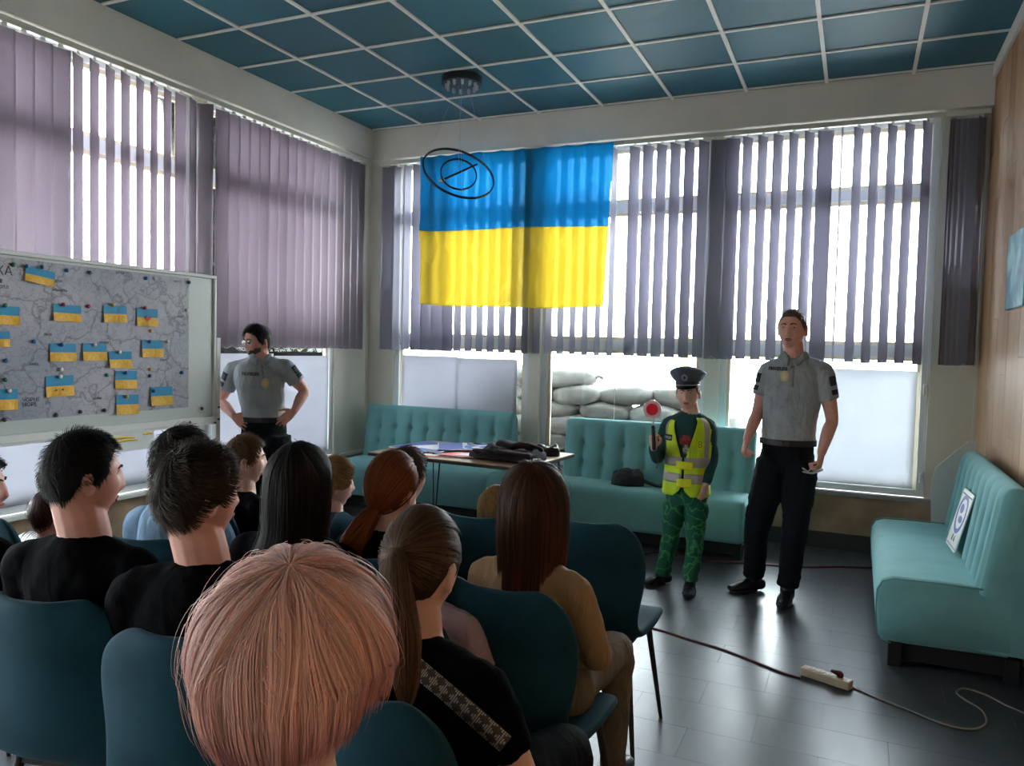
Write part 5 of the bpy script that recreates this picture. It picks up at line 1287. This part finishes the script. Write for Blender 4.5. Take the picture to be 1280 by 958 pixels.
def torso_shirt(root, G, s, m, sd, fw, sleeve_f=.62, hem=None, girth=1.0, sleeve_r=.064):
    q = MB(); up_ = Vector((0,0,1))
    bel = G['belt']; ch = G['chest']; nk = G['neck']
    q.limb([bel-up_*.03*s, bel.lerp(ch,.3), bel.lerp(ch,.7)+fw*.005, ch+up_*.02*s, (G['shL']+G['shR'])/2+up_*.0*s, ((G['shL']+G['shR'])/2).lerp(nk+up_*.012*s,.55), nk+up_*.012*s],
           [(.160*s*girth,.125*s*girth),(.158*s*girth,.125*s*girth),(.170*s*girth,.128*s*girth),(.188*s,.130*s),(.178*s,.110*s),(.125*s,.085*s),(.068*s,.066*s)], side=sd, n=28, cap='flat')
    for S in 'LR':
        sh, el, wr = G['sh'+S], G['el'+S], G['wr'+S]; mid = (G['shL']+G['shR'])/2
        if sleeve_f <= 1: pts = [sh.lerp(mid,.35), sh, sh.lerp(el,sleeve_f*.6), sh.lerp(el,sleeve_f)]; rr = [.060*s,sleeve_r*1.03*s,sleeve_r*.98*s,sleeve_r*s]
        else: pts = [sh.lerp(mid,.35), sh, sh.lerp(el,.5), el, el.lerp(wr,.5), wr.lerp(el,.06)]; rr = [.056*s,.060*s,.056*s,.052*s,.048*s,.040*s]
        q.limb(pts, rr, n=18, cap='flat')
        q.limb([nk.lerp(sh,.15)+up_*.0*s, nk.lerp(sh,.5)-up_*.004*s, sh+up_*.004*s], [.050*s,.056*s,.056*s], n=16)
    return remesh_build(q, 'shirt', m, root, .0065, 8, disp=((.10,.011),(.04,.005)))
def bvh_of(o): return BVHTree.FromPolygons([v.co.copy() for v in o.data.vertices], [tuple(p.vertices) for p in o.data.polygons])
def stick(o, bvh, d, off=.002):
    """lay a flat piece on the cloth surface along direction d (pointing into the body)"""
    me = o.data; d = Vector(d).normalized(); base = min((v.co.dot(d) for v in me.vertices))
    for v in me.vertices:
        extra = v.co.dot(d)-base; h = bvh.ray_cast(v.co-d*.25, d, .6)
        if h[0] is not None: v.co = h[0]-d*(off+ (.002-min(extra,.002)))
def oval(c, x, y, rx, ry, th, parent, m, name, n=24):
    q = MB(); M = frame_M(c, x, y); q.prism([(rx*math.cos(2*PI*i/n), ry*math.sin(2*PI*i/n)) for i in range(n)], M, th); return q.build(name, m, parent, bevel=.001)
def polo_details(root, so, G, s, sd, fw, Mh, text_side, badge_at, tz_=1.0, patch=True, label_txt='ПОЛІЦІЯ'):
    up_ = Vector((0,0,1)); bv = bvh_of(so); nk = G['neck']
    # collar
    q = MB(); rings = []; n = 28
    for k, (r, z) in enumerate(((.070,.050),(.077,.047),(.100,.006),(.096,.002),(.070,.034))):
        ring = []
        for i in range(n+1):
            a = .30+(2*PI-.60)*i/n; op = math.exp(-((min(a,2*PI-a)-.3)/.35)**2); 
            ring.append(nk+sd*(math.sin(a)*r*s)+fw*(math.cos(a)*(r*.95+.012*op)*s)+up_*((z-.045*op*(1 if k in (2,3) else .75))*s))
        rings.append(ring)
    q.loft(rings, False, False); o = q.build('collar', M_['polo_col'], root, smooth=True); md = o.modifiers.new('t','SOLIDIFY'); md.thickness = .004
    # placket
    c0 = nk-up_*.03*s; q = MB(); nseg = 8; vs = []
    for i in range(nseg+1):
        for w in (-1,1): vs.append(c0-up_*(.015+.13*i/nseg)*s+sd*.012*w*s+fw*.2)
    q.add(vs, [(2*i,2*i+1,2*i+3,2*i+2) for i in range(nseg)]); o = q.build('placket', M_['polo_col'], root, smooth=True, fix=False); stick(o, bv, -fw, .0015); md = o.modifiers.new('t','SOLIDIFY'); md.thickness = .002; md.offset = 0
    for i in range(2):
        h = bv.ray_cast(c0-up_*(.05+.05*i)*s+fw*.25, -fw, .5)
        if h[0] is not None: oval(h[0]+fw*.003, sd, up_, .005, .005, .002, root, M_['alu'], 'button', 12)
    # badge
    cb = G['chest']+sd*badge_at[0]*s+up_*badge_at[1]*s; h = bv.ray_cast(cb+fw*.3, -fw, .6)
    if h[0] is not None:
        c = h[0]+fw*.004; xs_ = -sd
        q = MB(); pts = []
        for i in range(32):
            a = 2*PI*i/32; r = 1+.10*(i % 2); pts.append((.024*r*math.cos(a), .032*r*math.sin(a)))
        q.prism(pts, frame_M(c, xs_, up_), .004); bo = q.build('badge', M_['gold'], root)
        o = oval(c+fw*.0042, xs_, up_, .012, .016, .003, bo, M_['silver'], 'badge_shield', 20)
        q = MB(); q.prism([((.010 if i % 2 == 0 else .004)*math.cos(PI/2+i*PI/5), (.010 if i % 2 == 0 else .004)*math.sin(PI/2+i*PI/5)) for i in range(10)], frame_M(c+fw*.0075, xs_, up_), .001); q.build('badge_star', M_['gold'], bo)
        q = MB(); q.tube([nk-up_*.01*s+fw*.07*s, nk-up_*.06*s+fw*.11*s, c+up_*.03], .0012, n=4); q.build('badge_cord', M_['blackp'], root)
    # chest lettering
    ct = G['chest']+sd*text_side*.085*s+up_*.13*s*tz_
    t = text_obj(label_txt, .027*s, M_['ink'], root, frame_M(ct+fw*.25, -sd, up_), 'chest_lettering', 0, bold=.0012)
    stick(t, bv, -fw, .0025)
    # shoulder patches
    for S, sg in (('L',-1),('R',1)):
        sh, el = G['sh'+S], G['el'+S]; ax = (el-sh).normalized(); outd = (sd*sg*.8+fw*.65); outd = (outd-ax*outd.dot(ax)).normalized(); lat = ax.cross(outd)
        for f, hw, hh, mm_, nm in ((.22,.026,.030,M_['patch'],'sleeve_emblem'),(.45,.026,.016,M_['patch'],'sleeve_strip')):
            c = sh.lerp(el,f)+outd*.15; vs = []; 
            for i in range(5):
                for j in range(5): vs.append(c+lat*hw*(i/2-1)*s+ax*hh*(j/2-1)*s)
            q = MB(); q.add(vs, [(i*5+j,i*5+j+1,(i+1)*5+j+1,(i+1)*5+j) for i in range(4) for j in range(4)]); o = q.build(nm, mm_, root, smooth=True, fix=False); stick(o, bv, -outd, .0015); md = o.modifiers.new('t','SOLIDIFY'); md.thickness = .002; md.offset = 0
M_['polo_col'] = cloth('grey_polo_collar', (.29,.315,.335), .8); M_['gold'] = mat('brass_badge', (.62,.48,.22), .35, metal=.8); M_['silver'] = mat('silver_badge', (.6,.6,.6), .3, metal=.8); M_['patch'] = mat('dark_sleeve_patch', (.02,.025,.035), .7, noise_s=60, noise_a=.9)
def belt(root, c, s, sd, fw, m=None):
    q = MB(); rings = []
    for (r, z) in ((.158,-.018),(.163,-.018),(.163,.018),(.158,.018)):
        rings.append([c+sd*(math.cos(a)*r*s)+fw*(math.sin(a)*r*.765*s)+Vector((0,0,z*s)) for a in [2*PI*i/40 for i in range(40)]])
    rings.append(rings[0]); q.loft(rings, False, True); q.build('belt', M_['blackp'], root, smooth=True, angle=.5)
    q = MB(); q.prism([(-.025,-.018),(.025,-.018),(.025,.018),(-.025,.018)], frame_M(c+fw*.124*s, -sd, Vector((0,0,1))), .004); q.build('belt_buckle', M_['legm'], root, bevel=.002)

V = Vector
# --- officer at right
Y = -1.43
J = dict(root=atZ(958,735,0), head=atY(990,412,Y), neck=atY(993,449,Y+.02), chest=atY(990,487,Y+.03), waist=atY(984,530,Y+.03), belt=atY(985,546,Y+.03), pelvis=atY(984,570,Y+.03),
 shR=atY(961,463,Y+.04), elR=atY(947,516,Y+.02), wrR=atY(934,549,Y-.12), shL=atY(1029,464,Y), elL=atY(1040,524,Y+.02), wrL=atY(1027,566,Y-.10),
 hipR=atY(968,580,Y+.02), knR=atY(947,655,Y-.03), anR=atZ(938,728,.10), hipL=atY(1001,580,Y+.02), knL=atY(994,655,Y-.06), anL=atZ(985,732,.10))
J['anR'] = V((J['anR'].x, -1.36, .10)); J['anL'] = V((J['anL'].x+.0, -1.50, .10))
byaw = PI+.03
R1, G, Mh, B, sd, fw = standing('police officer in grey polo shirt and dark trousers standing right of the boy', J, .98, PI+.18, byaw, 0, 0, 'ruddy',
   hands={'R': dict(d=(-.18,-.35,-.9), p=(.8,.3,-.1), curl=1.0, thumb=-1, grip=True), 'L': dict(d=(-.10,-.25,-.95), p=(-.9,.2,0), curl=.85, thumb=1)})
legs(R1, G, .98, M_['navyT'], B, rad=(.110,.102,.080,.072,.066)); shoes(R1, G, .98, M_['shoe'], {'R':(-.75,-.65,0),'L':(-.1,-1,0)})
so = torso_shirt(R1, G, .98, M_['polo'], sd, fw, .60, girth=1.05); belt(R1, G['belt']-V((0,0,.030)), 1.05, sd, fw)
polo_details(R1, so, G, .98, sd, fw, Mh, .95, (.035,.088)); face_parts(R1, Mh, .98*1.06)
hair(R1, Mh, .98*1.06, (.20,.14,.11), None, 'short', vol=.0025, nstr=1800, width=.002, length=.012, name='cropped_grey_brown', seed=21)
q = MB(); cL = G['anL']*0+G['wrL']+V((-.02,-.06,-.11)); q.limb([cL+V((.03,0,.015)), cL, cL+V((-.03,-.01,-.01)), cL+V((-.075,-.015,-.005))], [.007,.008,.007,.005], n=8); q.limb([cL+V((-.03,-.005,.02)), cL+V((-.05,-.01,.0)), cL+V((-.08,-.01,.015))], [.004,.004,.004], n=6); q.build('held_keys', M_['alu'], R1, smooth=True)
# --- officer at left, hands on hips, looking to his right
D = 5.35
def a_(u, v, dd=0): return atD(u, v, D+dd)
J = dict(root=V((a_(330,600).x, a_(330,600).y, 0)), head=a_(321,428), neck=a_(326,450), chest=a_(325,478), waist=a_(328,508), belt=a_(330,521), pelvis=a_(330,540),
 shR=a_(293,462), elR=a_(272,502,.0), wrR=a_(292,520,-.08), shL=a_(357,460), elL=a_(380,489,.05), wrL=a_(368,514,-.04),
 hipR=a_(315,548), knR=a_(312,610), anR=a_(311,672), hipL=a_(345,548), knL=a_(348,612), anL=a_(350,674))
sF = .91
for k_ in ('R','L'): J['an'+k_] = V((J['an'+k_].x, J['an'+k_].y, .09)); J['kn'+k_].z = .5
J['elR'] += V((-.02,.05,0))
camdir = math.atan2(CAMLOC.x-J['root'].x, CAMLOC.y-J['root'].y)
byaw = camdir-.05
R2, G, Mh, B, sd, fw = standing('police officer with glasses and beard standing hands on hips by the map board', J, sF, camdir+.95, byaw, -.12, 0, 'ruddy',
   hands={'R': dict(d=(.75,.15,-.45), p=(-.3,.5,-.1), curl=.15, thumb=1, spread=1.15), 'L': dict(d=(-.45,-.5,-.55), p=(-.2,.6,0), curl=.2, thumb=-1)})
legs(R2, G, sF, M_['navyT'], B, rad=(.115,.105,.085,.075,.07)); shoes(R2, G, sF, M_['shoe'], {'R':fw-sd*(.2),'L':fw+sd*.2})
so = torso_shirt(R2, G, sF, M_['polo2'] if 'polo2' in M_ else M_['polo'], sd, fw, .62, girth=1.02, sleeve_r=.068); belt(R2, G['belt']-V((0,0,.015)), sF*1.04, sd, fw)
polo_details(R2, so, G, sF, sd, fw, Mh, .85, (-.03,.0), .5, label_txt='ПОЛІЦІЯ'); PF = face_parts(R2, Mh, sF*1.06)
hair(R2, Mh, sF*1.06, (.018,.013,.012), None, 'short', vol=.012, nstr=1800, width=.002, length=.035, name='short_dark_officer', seed=22)
# beard
nu_, nv_ = 26, 14; vs = []
for i in range(nu_+1):
    for j in range(nv_+1):
        az = -1.35+2.7*i/nu_; z = -.93+.60*j/nv_ - (.0 if abs(az) > .5 else .0); zt = -.30 if abs(az) > .75 else -.42-.12*(abs(az) < .3); z = -.97+(zt+.97)*j/nv_
        rr_ = math.sqrt(max(1-z*z, 0)); n_ = np.array([[rr_*math.sin(az), rr_*math.cos(az), z]]); p = head_surf(n_)[0]; l = np.linalg.norm(p); p = p*(1+.0035/l*min(1, 3*min(j/nv_, 1-j/nv_)+.2)); vs.append(Mh @ (V(p)*sF*1.06))
q = MB(); q.add(vs, [(i*(nv_+1)+j, i*(nv_+1)+j+1, (i+1)*(nv_+1)+j+1, (i+1)*(nv_+1)+j) for i in range(nu_) for j in range(nv_)]); o = q.build('beard', mat('dark_beard', (.05,.028,.02), .8, noise_s=90, noise_a=.5), R2, smooth=True); md = o.modifiers.new('t','SOLIDIFY'); md.thickness = .002
# glasses
q = MB()
for sx in (-1,1):
    c = PF(sx*.032,.006,.016); q.tube([Mh @ ((c+V((.021*math.cos(t*PI/8), 0, .015*math.sin(t*PI/8))))*sF*1.06) for t in range(17)], .0011, n=5)
    q.tube([Mh @ ((c+V((sx*.02,0,.004)))*sF*1.06), Mh @ (V((sx*.080,.0,.006))*sF*1.06)], .0011, n=5)
c = PF(0,.008,.012); q.tube([Mh @ ((V((-.011,0,0))+V((0,c.y*.0+PF(.032,.006,.016).y,.008)))*sF*1.06), Mh @ ((V((.011,0,0))+V((0,PF(.032,.006,.016).y,.008)))*sF*1.06)], .0012, n=5)
g_ = q.build('glasses', M_['alu'], R2, smooth=True)
for sx in (-1,1):
    c = PF(sx*.032,.006,.016); q = MB(); q.prism([(.0205*math.cos(2*PI*i/20), .0145*math.sin(2*PI*i/20)) for i in range(20)], frame_M(Mh @ (c*sF*1.06), Mh.to_3x3() @ V((1,0,0)), Mh.to_3x3() @ V((0,0,1))), .0008); q.build('lens', M_['glass'], g_)

# --- boy with hi-vis vest, cap and signal paddle
Y = -1.55; s = .80
J = dict(root=atY(856,735,Y), head=atY(860,492,Y-.01), neck=atY(864,517,Y+.01), chest=atY(862,553,Y+.01), waist=atY(858,590,Y+.01), belt=atY(858,600,Y+.01), pelvis=atY(858,622,Y+.01),
 shR=atY(836,530,Y+.01), elR=atY(822,572,Y-.03), wrR=atY(817,560,Y-.24), shL=atY(886,533,Y+.02), elL=atY(890,572,Y+.03), wrL=atY(882,606,Y-.05),
 hipR=atY(844,630,Y+.01), knR=atY(838,672,Y-.01), anR=V((0,0,0)), hipL=atY(871,632,Y+.01), knL=atY(868,680,Y-.03), anL=V((0,0,0)))
aR = atZ(835,722,0); aL = atZ(868,733,0); J['anR'] = V((aR.x,-1.50,.075)); J['anL'] = V((aL.x,-1.60,.075)); J['root'].z = 0
byaw = PI+.05
R3, G, Mh, B, sd, fw = standing('boy in yellow vest and peaked cap holding a round red signal paddle', J, s, PI-.02, byaw, -.06, .03, 'fair', vox=.0038,
   hands={'R': dict(d=(-.05,-.05,1), p=(.25,.95,0), curl=1.15, thumb=-1, grip=True), 'L': dict(d=(-.15,-.2,-.97), p=(-.8,.5,0), curl=.55, thumb=1)}, closed=False, hsc=1.12)
def pyj(name, base, line):
    m = bpy.data.materials.new(name); m.use_nodes = True; N = m.node_tree.nodes; L_ = m.node_tree.links; b = N['Principled BSDF']; tc = N.new('ShaderNodeTexCoord')
    nn = N.new('ShaderNodeTexNoise'); nn.inputs['Scale'].default_value = 9; L_.new(tc.outputs['Object'], nn.inputs[0]); mi = N.new('ShaderNodeMixRGB'); mi.blend_type = 'ADD'; mi.inputs[0].default_value = .16; L_.new(tc.outputs['Object'], mi.inputs[1]); L_.new(nn.outputs['Color'], mi.inputs[2])
    v = N.new('ShaderNodeTexVoronoi'); v.feature = 'DISTANCE_TO_EDGE'; v.inputs['Scale'].default_value = 9; L_.new(mi.outputs[0], v.inputs[0])
    r = N.new('ShaderNodeValToRGB'); r.color_ramp.elements[0].position = .0; r.color_ramp.elements[0].color = (*line,1); r.color_ramp.elements[1].position = .045; r.color_ramp.elements[1].color = (*base,1); L_.new(v.outputs[0], r.inputs[0]); L_.new(r.outputs[0], b.inputs['Base Color']); b.inputs['Roughness'].default_value = .8; return m
M_['pj'] = pyj('green_crackle_trousers', (.004,.10,.055), (.06,.32,.09)); M_['pjtop'] = cloth('dark_teal_sweatshirt', (.008,.065,.060))
legs(R3, G, s, M_['pj'], B, rad=(.098,.086,.070,.066,.062))
so = torso_shirt(R3, G, s, M_['pjtop'], sd, fw, 2.0, girth=.98); up_ = V((0,0,1)); bv = bvh_of(so)
q = MB(); nk = G['neck']; q.tube([nk+sd*(math.cos(a)*.062*s)+fw*(math.sin(a)*.062*s)+up_*(.008-.012*math.sin(a))*s for a in [2*PI*i/20 for i in range(21)]], .006, n=6); q.build('neckband', mat('pale_grey_rib', (.40,.40,.38), .8), R3, smooth=True)
for S in 'LR':
    w, e = G['wr'+S], G['el'+S]; d = (e-w).normalized(); q = MB(); q.cyl(w+d*.005, w+d*.04, .036*s, .041*s, n=16); q.build('cuff', M_['pjtop'], R3, smooth=True, angle=.6)
# print on the sweatshirt
def chest_patch(name, pts, m, c, off=.002, sub=None):
    q = MB(); M = frame_M(c+fw*.25, -sd, up_); cx = sum(p[0] for p in pts)/len(pts); cy = sum(p[1] for p in pts)/len(pts)
    vs = [M @ V((cx,cy,0))]+[M @ V((x,y,0)) for x, y in pts]; q.add(vs, [(0,i+1,(i+1)%len(pts)+1) for i in range(len(pts))]); o = q.build(name, m, R3, fix=False)
    stick(o, bv, -fw, off); md = o.modifiers.new('t','SOLIDIFY'); md.thickness = .0008; md.offset = 0; return o
cc = G['chest']
chest_patch('shirt_print', [(x-.0,y+.02) for x,y in ngon(.042, 14, 1, .85)], mat('red_brown_print', (.30,.04,.035), .7, noise_s=60, noise_a=.9), cc)
chest_patch('shirt_print', [(x+.004,y-.035) for x,y in ngon(.026, 10, .8, 1.2)], mat('pale_print', (.42,.40,.30), .7, noise_s=80, noise_a=.9), cc, .003)
# hi-vis vest as an open shell with a V front
M_['hv'] = cloth('fluorescent_yellow_mesh', (.62,.86,.02), .7, emit=None); M_['hs'] = mat('silver_reflective_band', (.42,.39,.36), .4); M_['hy'] = cloth('bright_yellow_tab', (.85,.88,.02), .6)
zt = (G['shL'].z+G['shR'].z)/2+.052; zb = atY(860,618,Y).z; cen = G['chest']; ctop = (G['shL']+G['shR'])/2
def vest_pt(a, t, off=0):
    """a: angle round the body from the front (0), t: 0 hem .. 1 shoulder"""
    z = zb+(zt-zb)*t; c = V((cen.x*(1-t)+ctop.x*t, cen.y*(1-t)+ctop.y*t, z)); c.x += (G['belt'].x-cen.x)*(1-t)**2
    w = np.interp(t, [0,.35,.7,.86,.95,1], [.190,.176,.196,.196,.178,.135])*s+off; d = np.interp(t, [0,.35,.7,.88,1], [.150,.138,.148,.128,.075])*s+off
    fold = .004*math.sin(a*9+t*4)*(1-t)
    return c+sd*(math.sin(a)*(w+fold))+fw*(math.cos(a)*(d+fold))
def gap(t): return .035+(.55*max(0,(t-.42)/.58)**1.0 if t > .42 else (.05*(1-t/.42) if t < .42 else 0))+(.30*max(0,(.10-t)/.10)**1.5)
q = MB(); nu_, nt_ = 56, 30; vs = []; fs = []
for j in range(nt_+1):
    t = j/nt_; g0 = gap(t)
    for i in range(nu_+1): vs.append(vest_pt(g0+(2*PI-2*g0)*i/nu_, t))
for j in range(nt_):
    for i in range(nu_):
        t = (j+.5)/nt_; a = gap(t)+(2*PI-2*gap(t))*(i+.5)/nu_
        if t > .66 and t < .93 and abs(abs(a-PI)-PI/2) < .30: continue      # armholes
        k = j*(nu_+1)+i; fs.append((k, k+1, k+nu_+2, k+nu_+1))
q.add(vs, fs); vest = q.build('vest', M_['hv'], R3, smooth=True, fix=False); md = vest.modifiers.new('t','SOLIDIFY'); md.thickness = .003
def vpatch(name, a0, a1, t0, t1, m, off=.0035, slant=0, nu=14, nt=4, par=None, fn=None):
    q = MB(); vs = []
    for i in range(nu+1):
        for j in range(nt+1):
            a = a0+(a1-a0)*i/nu; t = t0+(t1-t0)*j/nt+slant*(a-(a0+a1)/2)
            if fn: a, t = fn(i/nu, j/nt)
            vs.append(vest_pt(a, t, off))
    q.add(vs, [(i*(nt+1)+j, i*(nt+1)+j+1, (i+1)*(nt+1)+j+1, (i+1)*(nt+1)+j) for i in range(nu) for j in range(nt)]); o = q.build(name, m, par or vest, smooth=True, fix=False); md = o.modifiers.new('t','SOLIDIFY'); md.thickness = .0016; md.offset = 0; return o
for (t0, t1) in ((.17,.29),(.38,.50)):
    vpatch('silver_band', gap(t0)+.01, 2*PI-gap(t0)-.01, t0, t1, M_['hs'], nu=56)
for sg in (1,-1):     # straps over the shoulders and down the chest
    vpatch('silver_band', 0, 0, 0, 0, M_['hs'], nu=4, nt=16, fn=lambda u, v, sg=sg: ((0 if sg > 0 else 2*PI)+sg*(1.06-.10*v+(u-.5)*.30+max(0,v-.6)*.35*0), .50+.50*v))
    vpatch('silver_band', 0, 0, 0, 0, M_['hs'], nu=4, nt=16, fn=lambda u, v, sg=sg: (PI+sg*(.75+(u-.5)*.28), .50+.50*v))
vpatch('yellow_tab', -.42, .30, .35, .45, M_['hy'], .009); vpatch('yellow_tab', -.40, .22, .12, .23, M_['hy'], .009)
vpatch('yellow_square', -.98, -.75, .285, .375, M_['hy'], .006)
o = vpatch('name_strip', .50, 1.02, .70, .775, mat('navy_name_strip', (.02,.025,.05), .7), .007)
p = vest_pt(.76,.7375,.0085); n_ = (sd*math.sin(.76)+fw*math.cos(.76)); text_obj('ПОЛІЦІЯ', .021, M_['sign_white'], vest, frame_M(p+n_*.002, up_.cross(n_), up_), 'strip_lettering', .0004)
p = vest_pt(-.66,.67,.004); n_ = (sd*math.sin(-.66)+fw*math.cos(-.66)); o = vpatch('yellow_emblem', -.77,-.56,.60,.72, M_['hy'], .004); text_obj('В', .05, mat('olive_print', (.35,.45,.03), .7), vest, frame_M(p+n_*.004, up_.cross(n_), up_), 'emblem_letter', .0004, bold=.001)
# sandals
sh_ = shoes(R3, G, s, mat('dark_sock', (.012,.014,.020), .8), {'R':(-.65,-.75,0),'L':(.12,-1,0)}, name='shoe')
for o, f, d, lat in sh_:
    for u_ in (.03,.095):
        q = MB(); q.limb([f+d*u_*s+lat*sg*.05*s*(1)+up_*(.02 if abs(sg)==1 else (.098-.035*(u_ > .05)-(.0 if sg else -.0)))*s for sg in (-1,-.6,0,.6,1)], [(.004,.012)]*5, side=up_, n=8); q.build('sandal_strap', M_['shoe'], o, smooth=True)
face_parts(R3, Mh, s*1.12)
hair(R3, Mh, s*1.12, (.16,.09,.05), None, 'short', vol=.004, nstr=900, width=.0025, length=.02, name='boy_hair', seed=23)
# peaked cap
def hd(x, y, z): return Mh @ (V((x,y,z))*s*1.12)
cap_o = empty('peaked_cap', tuple(R3.location+(Mh @ V((0,0,.09))) ), 0, 'grey police peaked cap with badge, worn by the boy', 'cap'); oc = cap_o.location-R3.location
M_['capc'] = cloth('blue_grey_cap_cloth', (.10,.125,.165), .75); n = 48
def capring(a, b, z, tilt=0, yo=0): return [hd(math.sin(2*PI*i/n)*a, math.cos(2*PI*i/n)*b+yo-.002, z+.014+tilt*math.cos(2*PI*i/n))-oc for i in range(n)]
q = MB(); q.loft([capring(.087,.107,.040,.004), capring(.089,.109,.075,.006)], False); o = q.build('cap_band', mat('dark_cap_band', (.02,.025,.04), .7), cap_o, smooth=True); md = o.modifiers.new('t','SOLIDIFY'); md.thickness = .003
q = MB(); q.loft([capring(.089,.109,.074,.006), capring(.102,.122,.086,.014), capring(.118,.136,.104,.024), capring(.127,.144,.124,.032), capring(.127,.144,.134,.034), capring(.120,.136,.146,.034), capring(.095,.11,.158,.030), capring(.05,.06,.166,.020), capring(.004,.005,.168,.01)], False); q.build('cap_crown', M_['capc'], cap_o, smooth=True)
q = MB(); q.tube([p_ for p_ in capring(.129,.146,.129,.033)]+[capring(.129,.146,.129,.033)[0]], .0022, n=6); q.build('piping', mat('cap_piping', (.10,.13,.18), .6), cap_o, smooth=True)
q = MB(); vs = []; nn_ = 24
for i in range(nn_+1):
    a = -1.15+2.3*i/nn_
    for k in range(6):
        u_ = k/5; e = math.cos(a*PI/2/1.15)**.6 if abs(a) < 1.149 else 0
        vs.append(hd(math.sin(a)*(.088+.010*u_*e), math.cos(a)*.108+u_*.042*e-.002, .060-.020*u_*e+.004*math.cos(a))-oc)
q.add(vs, [(i*6+k,i*6+k+1,(i+1)*6+k+1,(i+1)*6+k) for i in range(nn_) for k in range(5)]); o = q.build('visor', mat('glossy_visor', (.01,.012,.018), .2), cap_o, smooth=True); md = o.modifiers.new('t','SOLIDIFY'); md.thickness = .003
q = MB(); q.tube([hd(math.sin(a)*.092, math.cos(a)*.1115-.002, .065+.004*math.cos(a))-oc for a in [-1.2+2.4*i/16 for i in range(17)]], .0032, n=6); q.build('cap_cord', M_['silver'], cap_o, smooth=True)
cB = hd(0,.131,.126)-oc; xb = Mh.to_3x3() @ V((-1,0,0)); ub = Mh.to_3x3() @ V((0,.45,.89))
q = MB(); q.prism([(.019*(1+.12*(i%2))*math.cos(2*PI*i/24), .023*(1+.12*(i%2))*math.sin(2*PI*i/24)) for i in range(24)], frame_M(cB, xb, ub), .004); bo = q.build('cap_badge', M_['silver'], cap_o)
q = MB(); q.prism(ngon(.010,16,.9,1.2), frame_M(cB, xb, ub) @ Matrix.Translation((0,0,.004)), .002); q.build('badge_shield', M_['sign_blue'], bo)
# paddle
hp0 = G['wrR']+V((0,-.02,.075*s))+R3.location; hp0 = atY(817,550,hp0.y-.01)
topc = atY(815.5,512,hp0.y-.01); pd = empty('signal_paddle', hp0, 0, 'round red and white signal paddle with black handle, held up by the boy', 'paddle')
ax_ = (topc-hp0).normalized(); xr = V((1,0,0)); xr = (xr-ax_*xr.dot(ax_)).normalized(); MM = frame_M(topc-hp0, xr, ax_)
q = MB(); q.limb([-ax_*.055, V((0,0,0)), ax_*.075], [.012,.012,.011], n=12); q.cyl(ax_*.075, ax_*.09, .013,.007,n=12); q.build('handle', M_['blackp'], pd, smooth=True, angle=.7)
q = MB(); q.cyl(ax_*.085, (topc-hp0)-ax_*.04, .006, n=10); q.build('stem', M_['sign_white'], pd)
q = MB(); q.prism(ngon(.057,40), MM @ Matrix.Translation((0,0,-.006)), .012); q.build('white_rim', mat('pink_white_reflector', (.85,.55,.55), .3), pd, bevel=.002)
q = MB(); q.prism(ngon(.037,32), MM @ Matrix.Translation((0,0,.006)), .002); q.build('red_disc', mat('red_reflector', (.85,.005,.02), .25), pd)
q = MB(); b0 = -ax_*.055; q.tube([b0, b0+V((.004,0,-.03)), b0+V((.03,-.01,-.07)), b0+V((.02,-.01,-.12)), b0+V((.035,-.01,-.09)), b0+V((.008,0,-.01))], .002, n=5, sub=3); q.build('wrist_loop', M_['blackp'], pd)
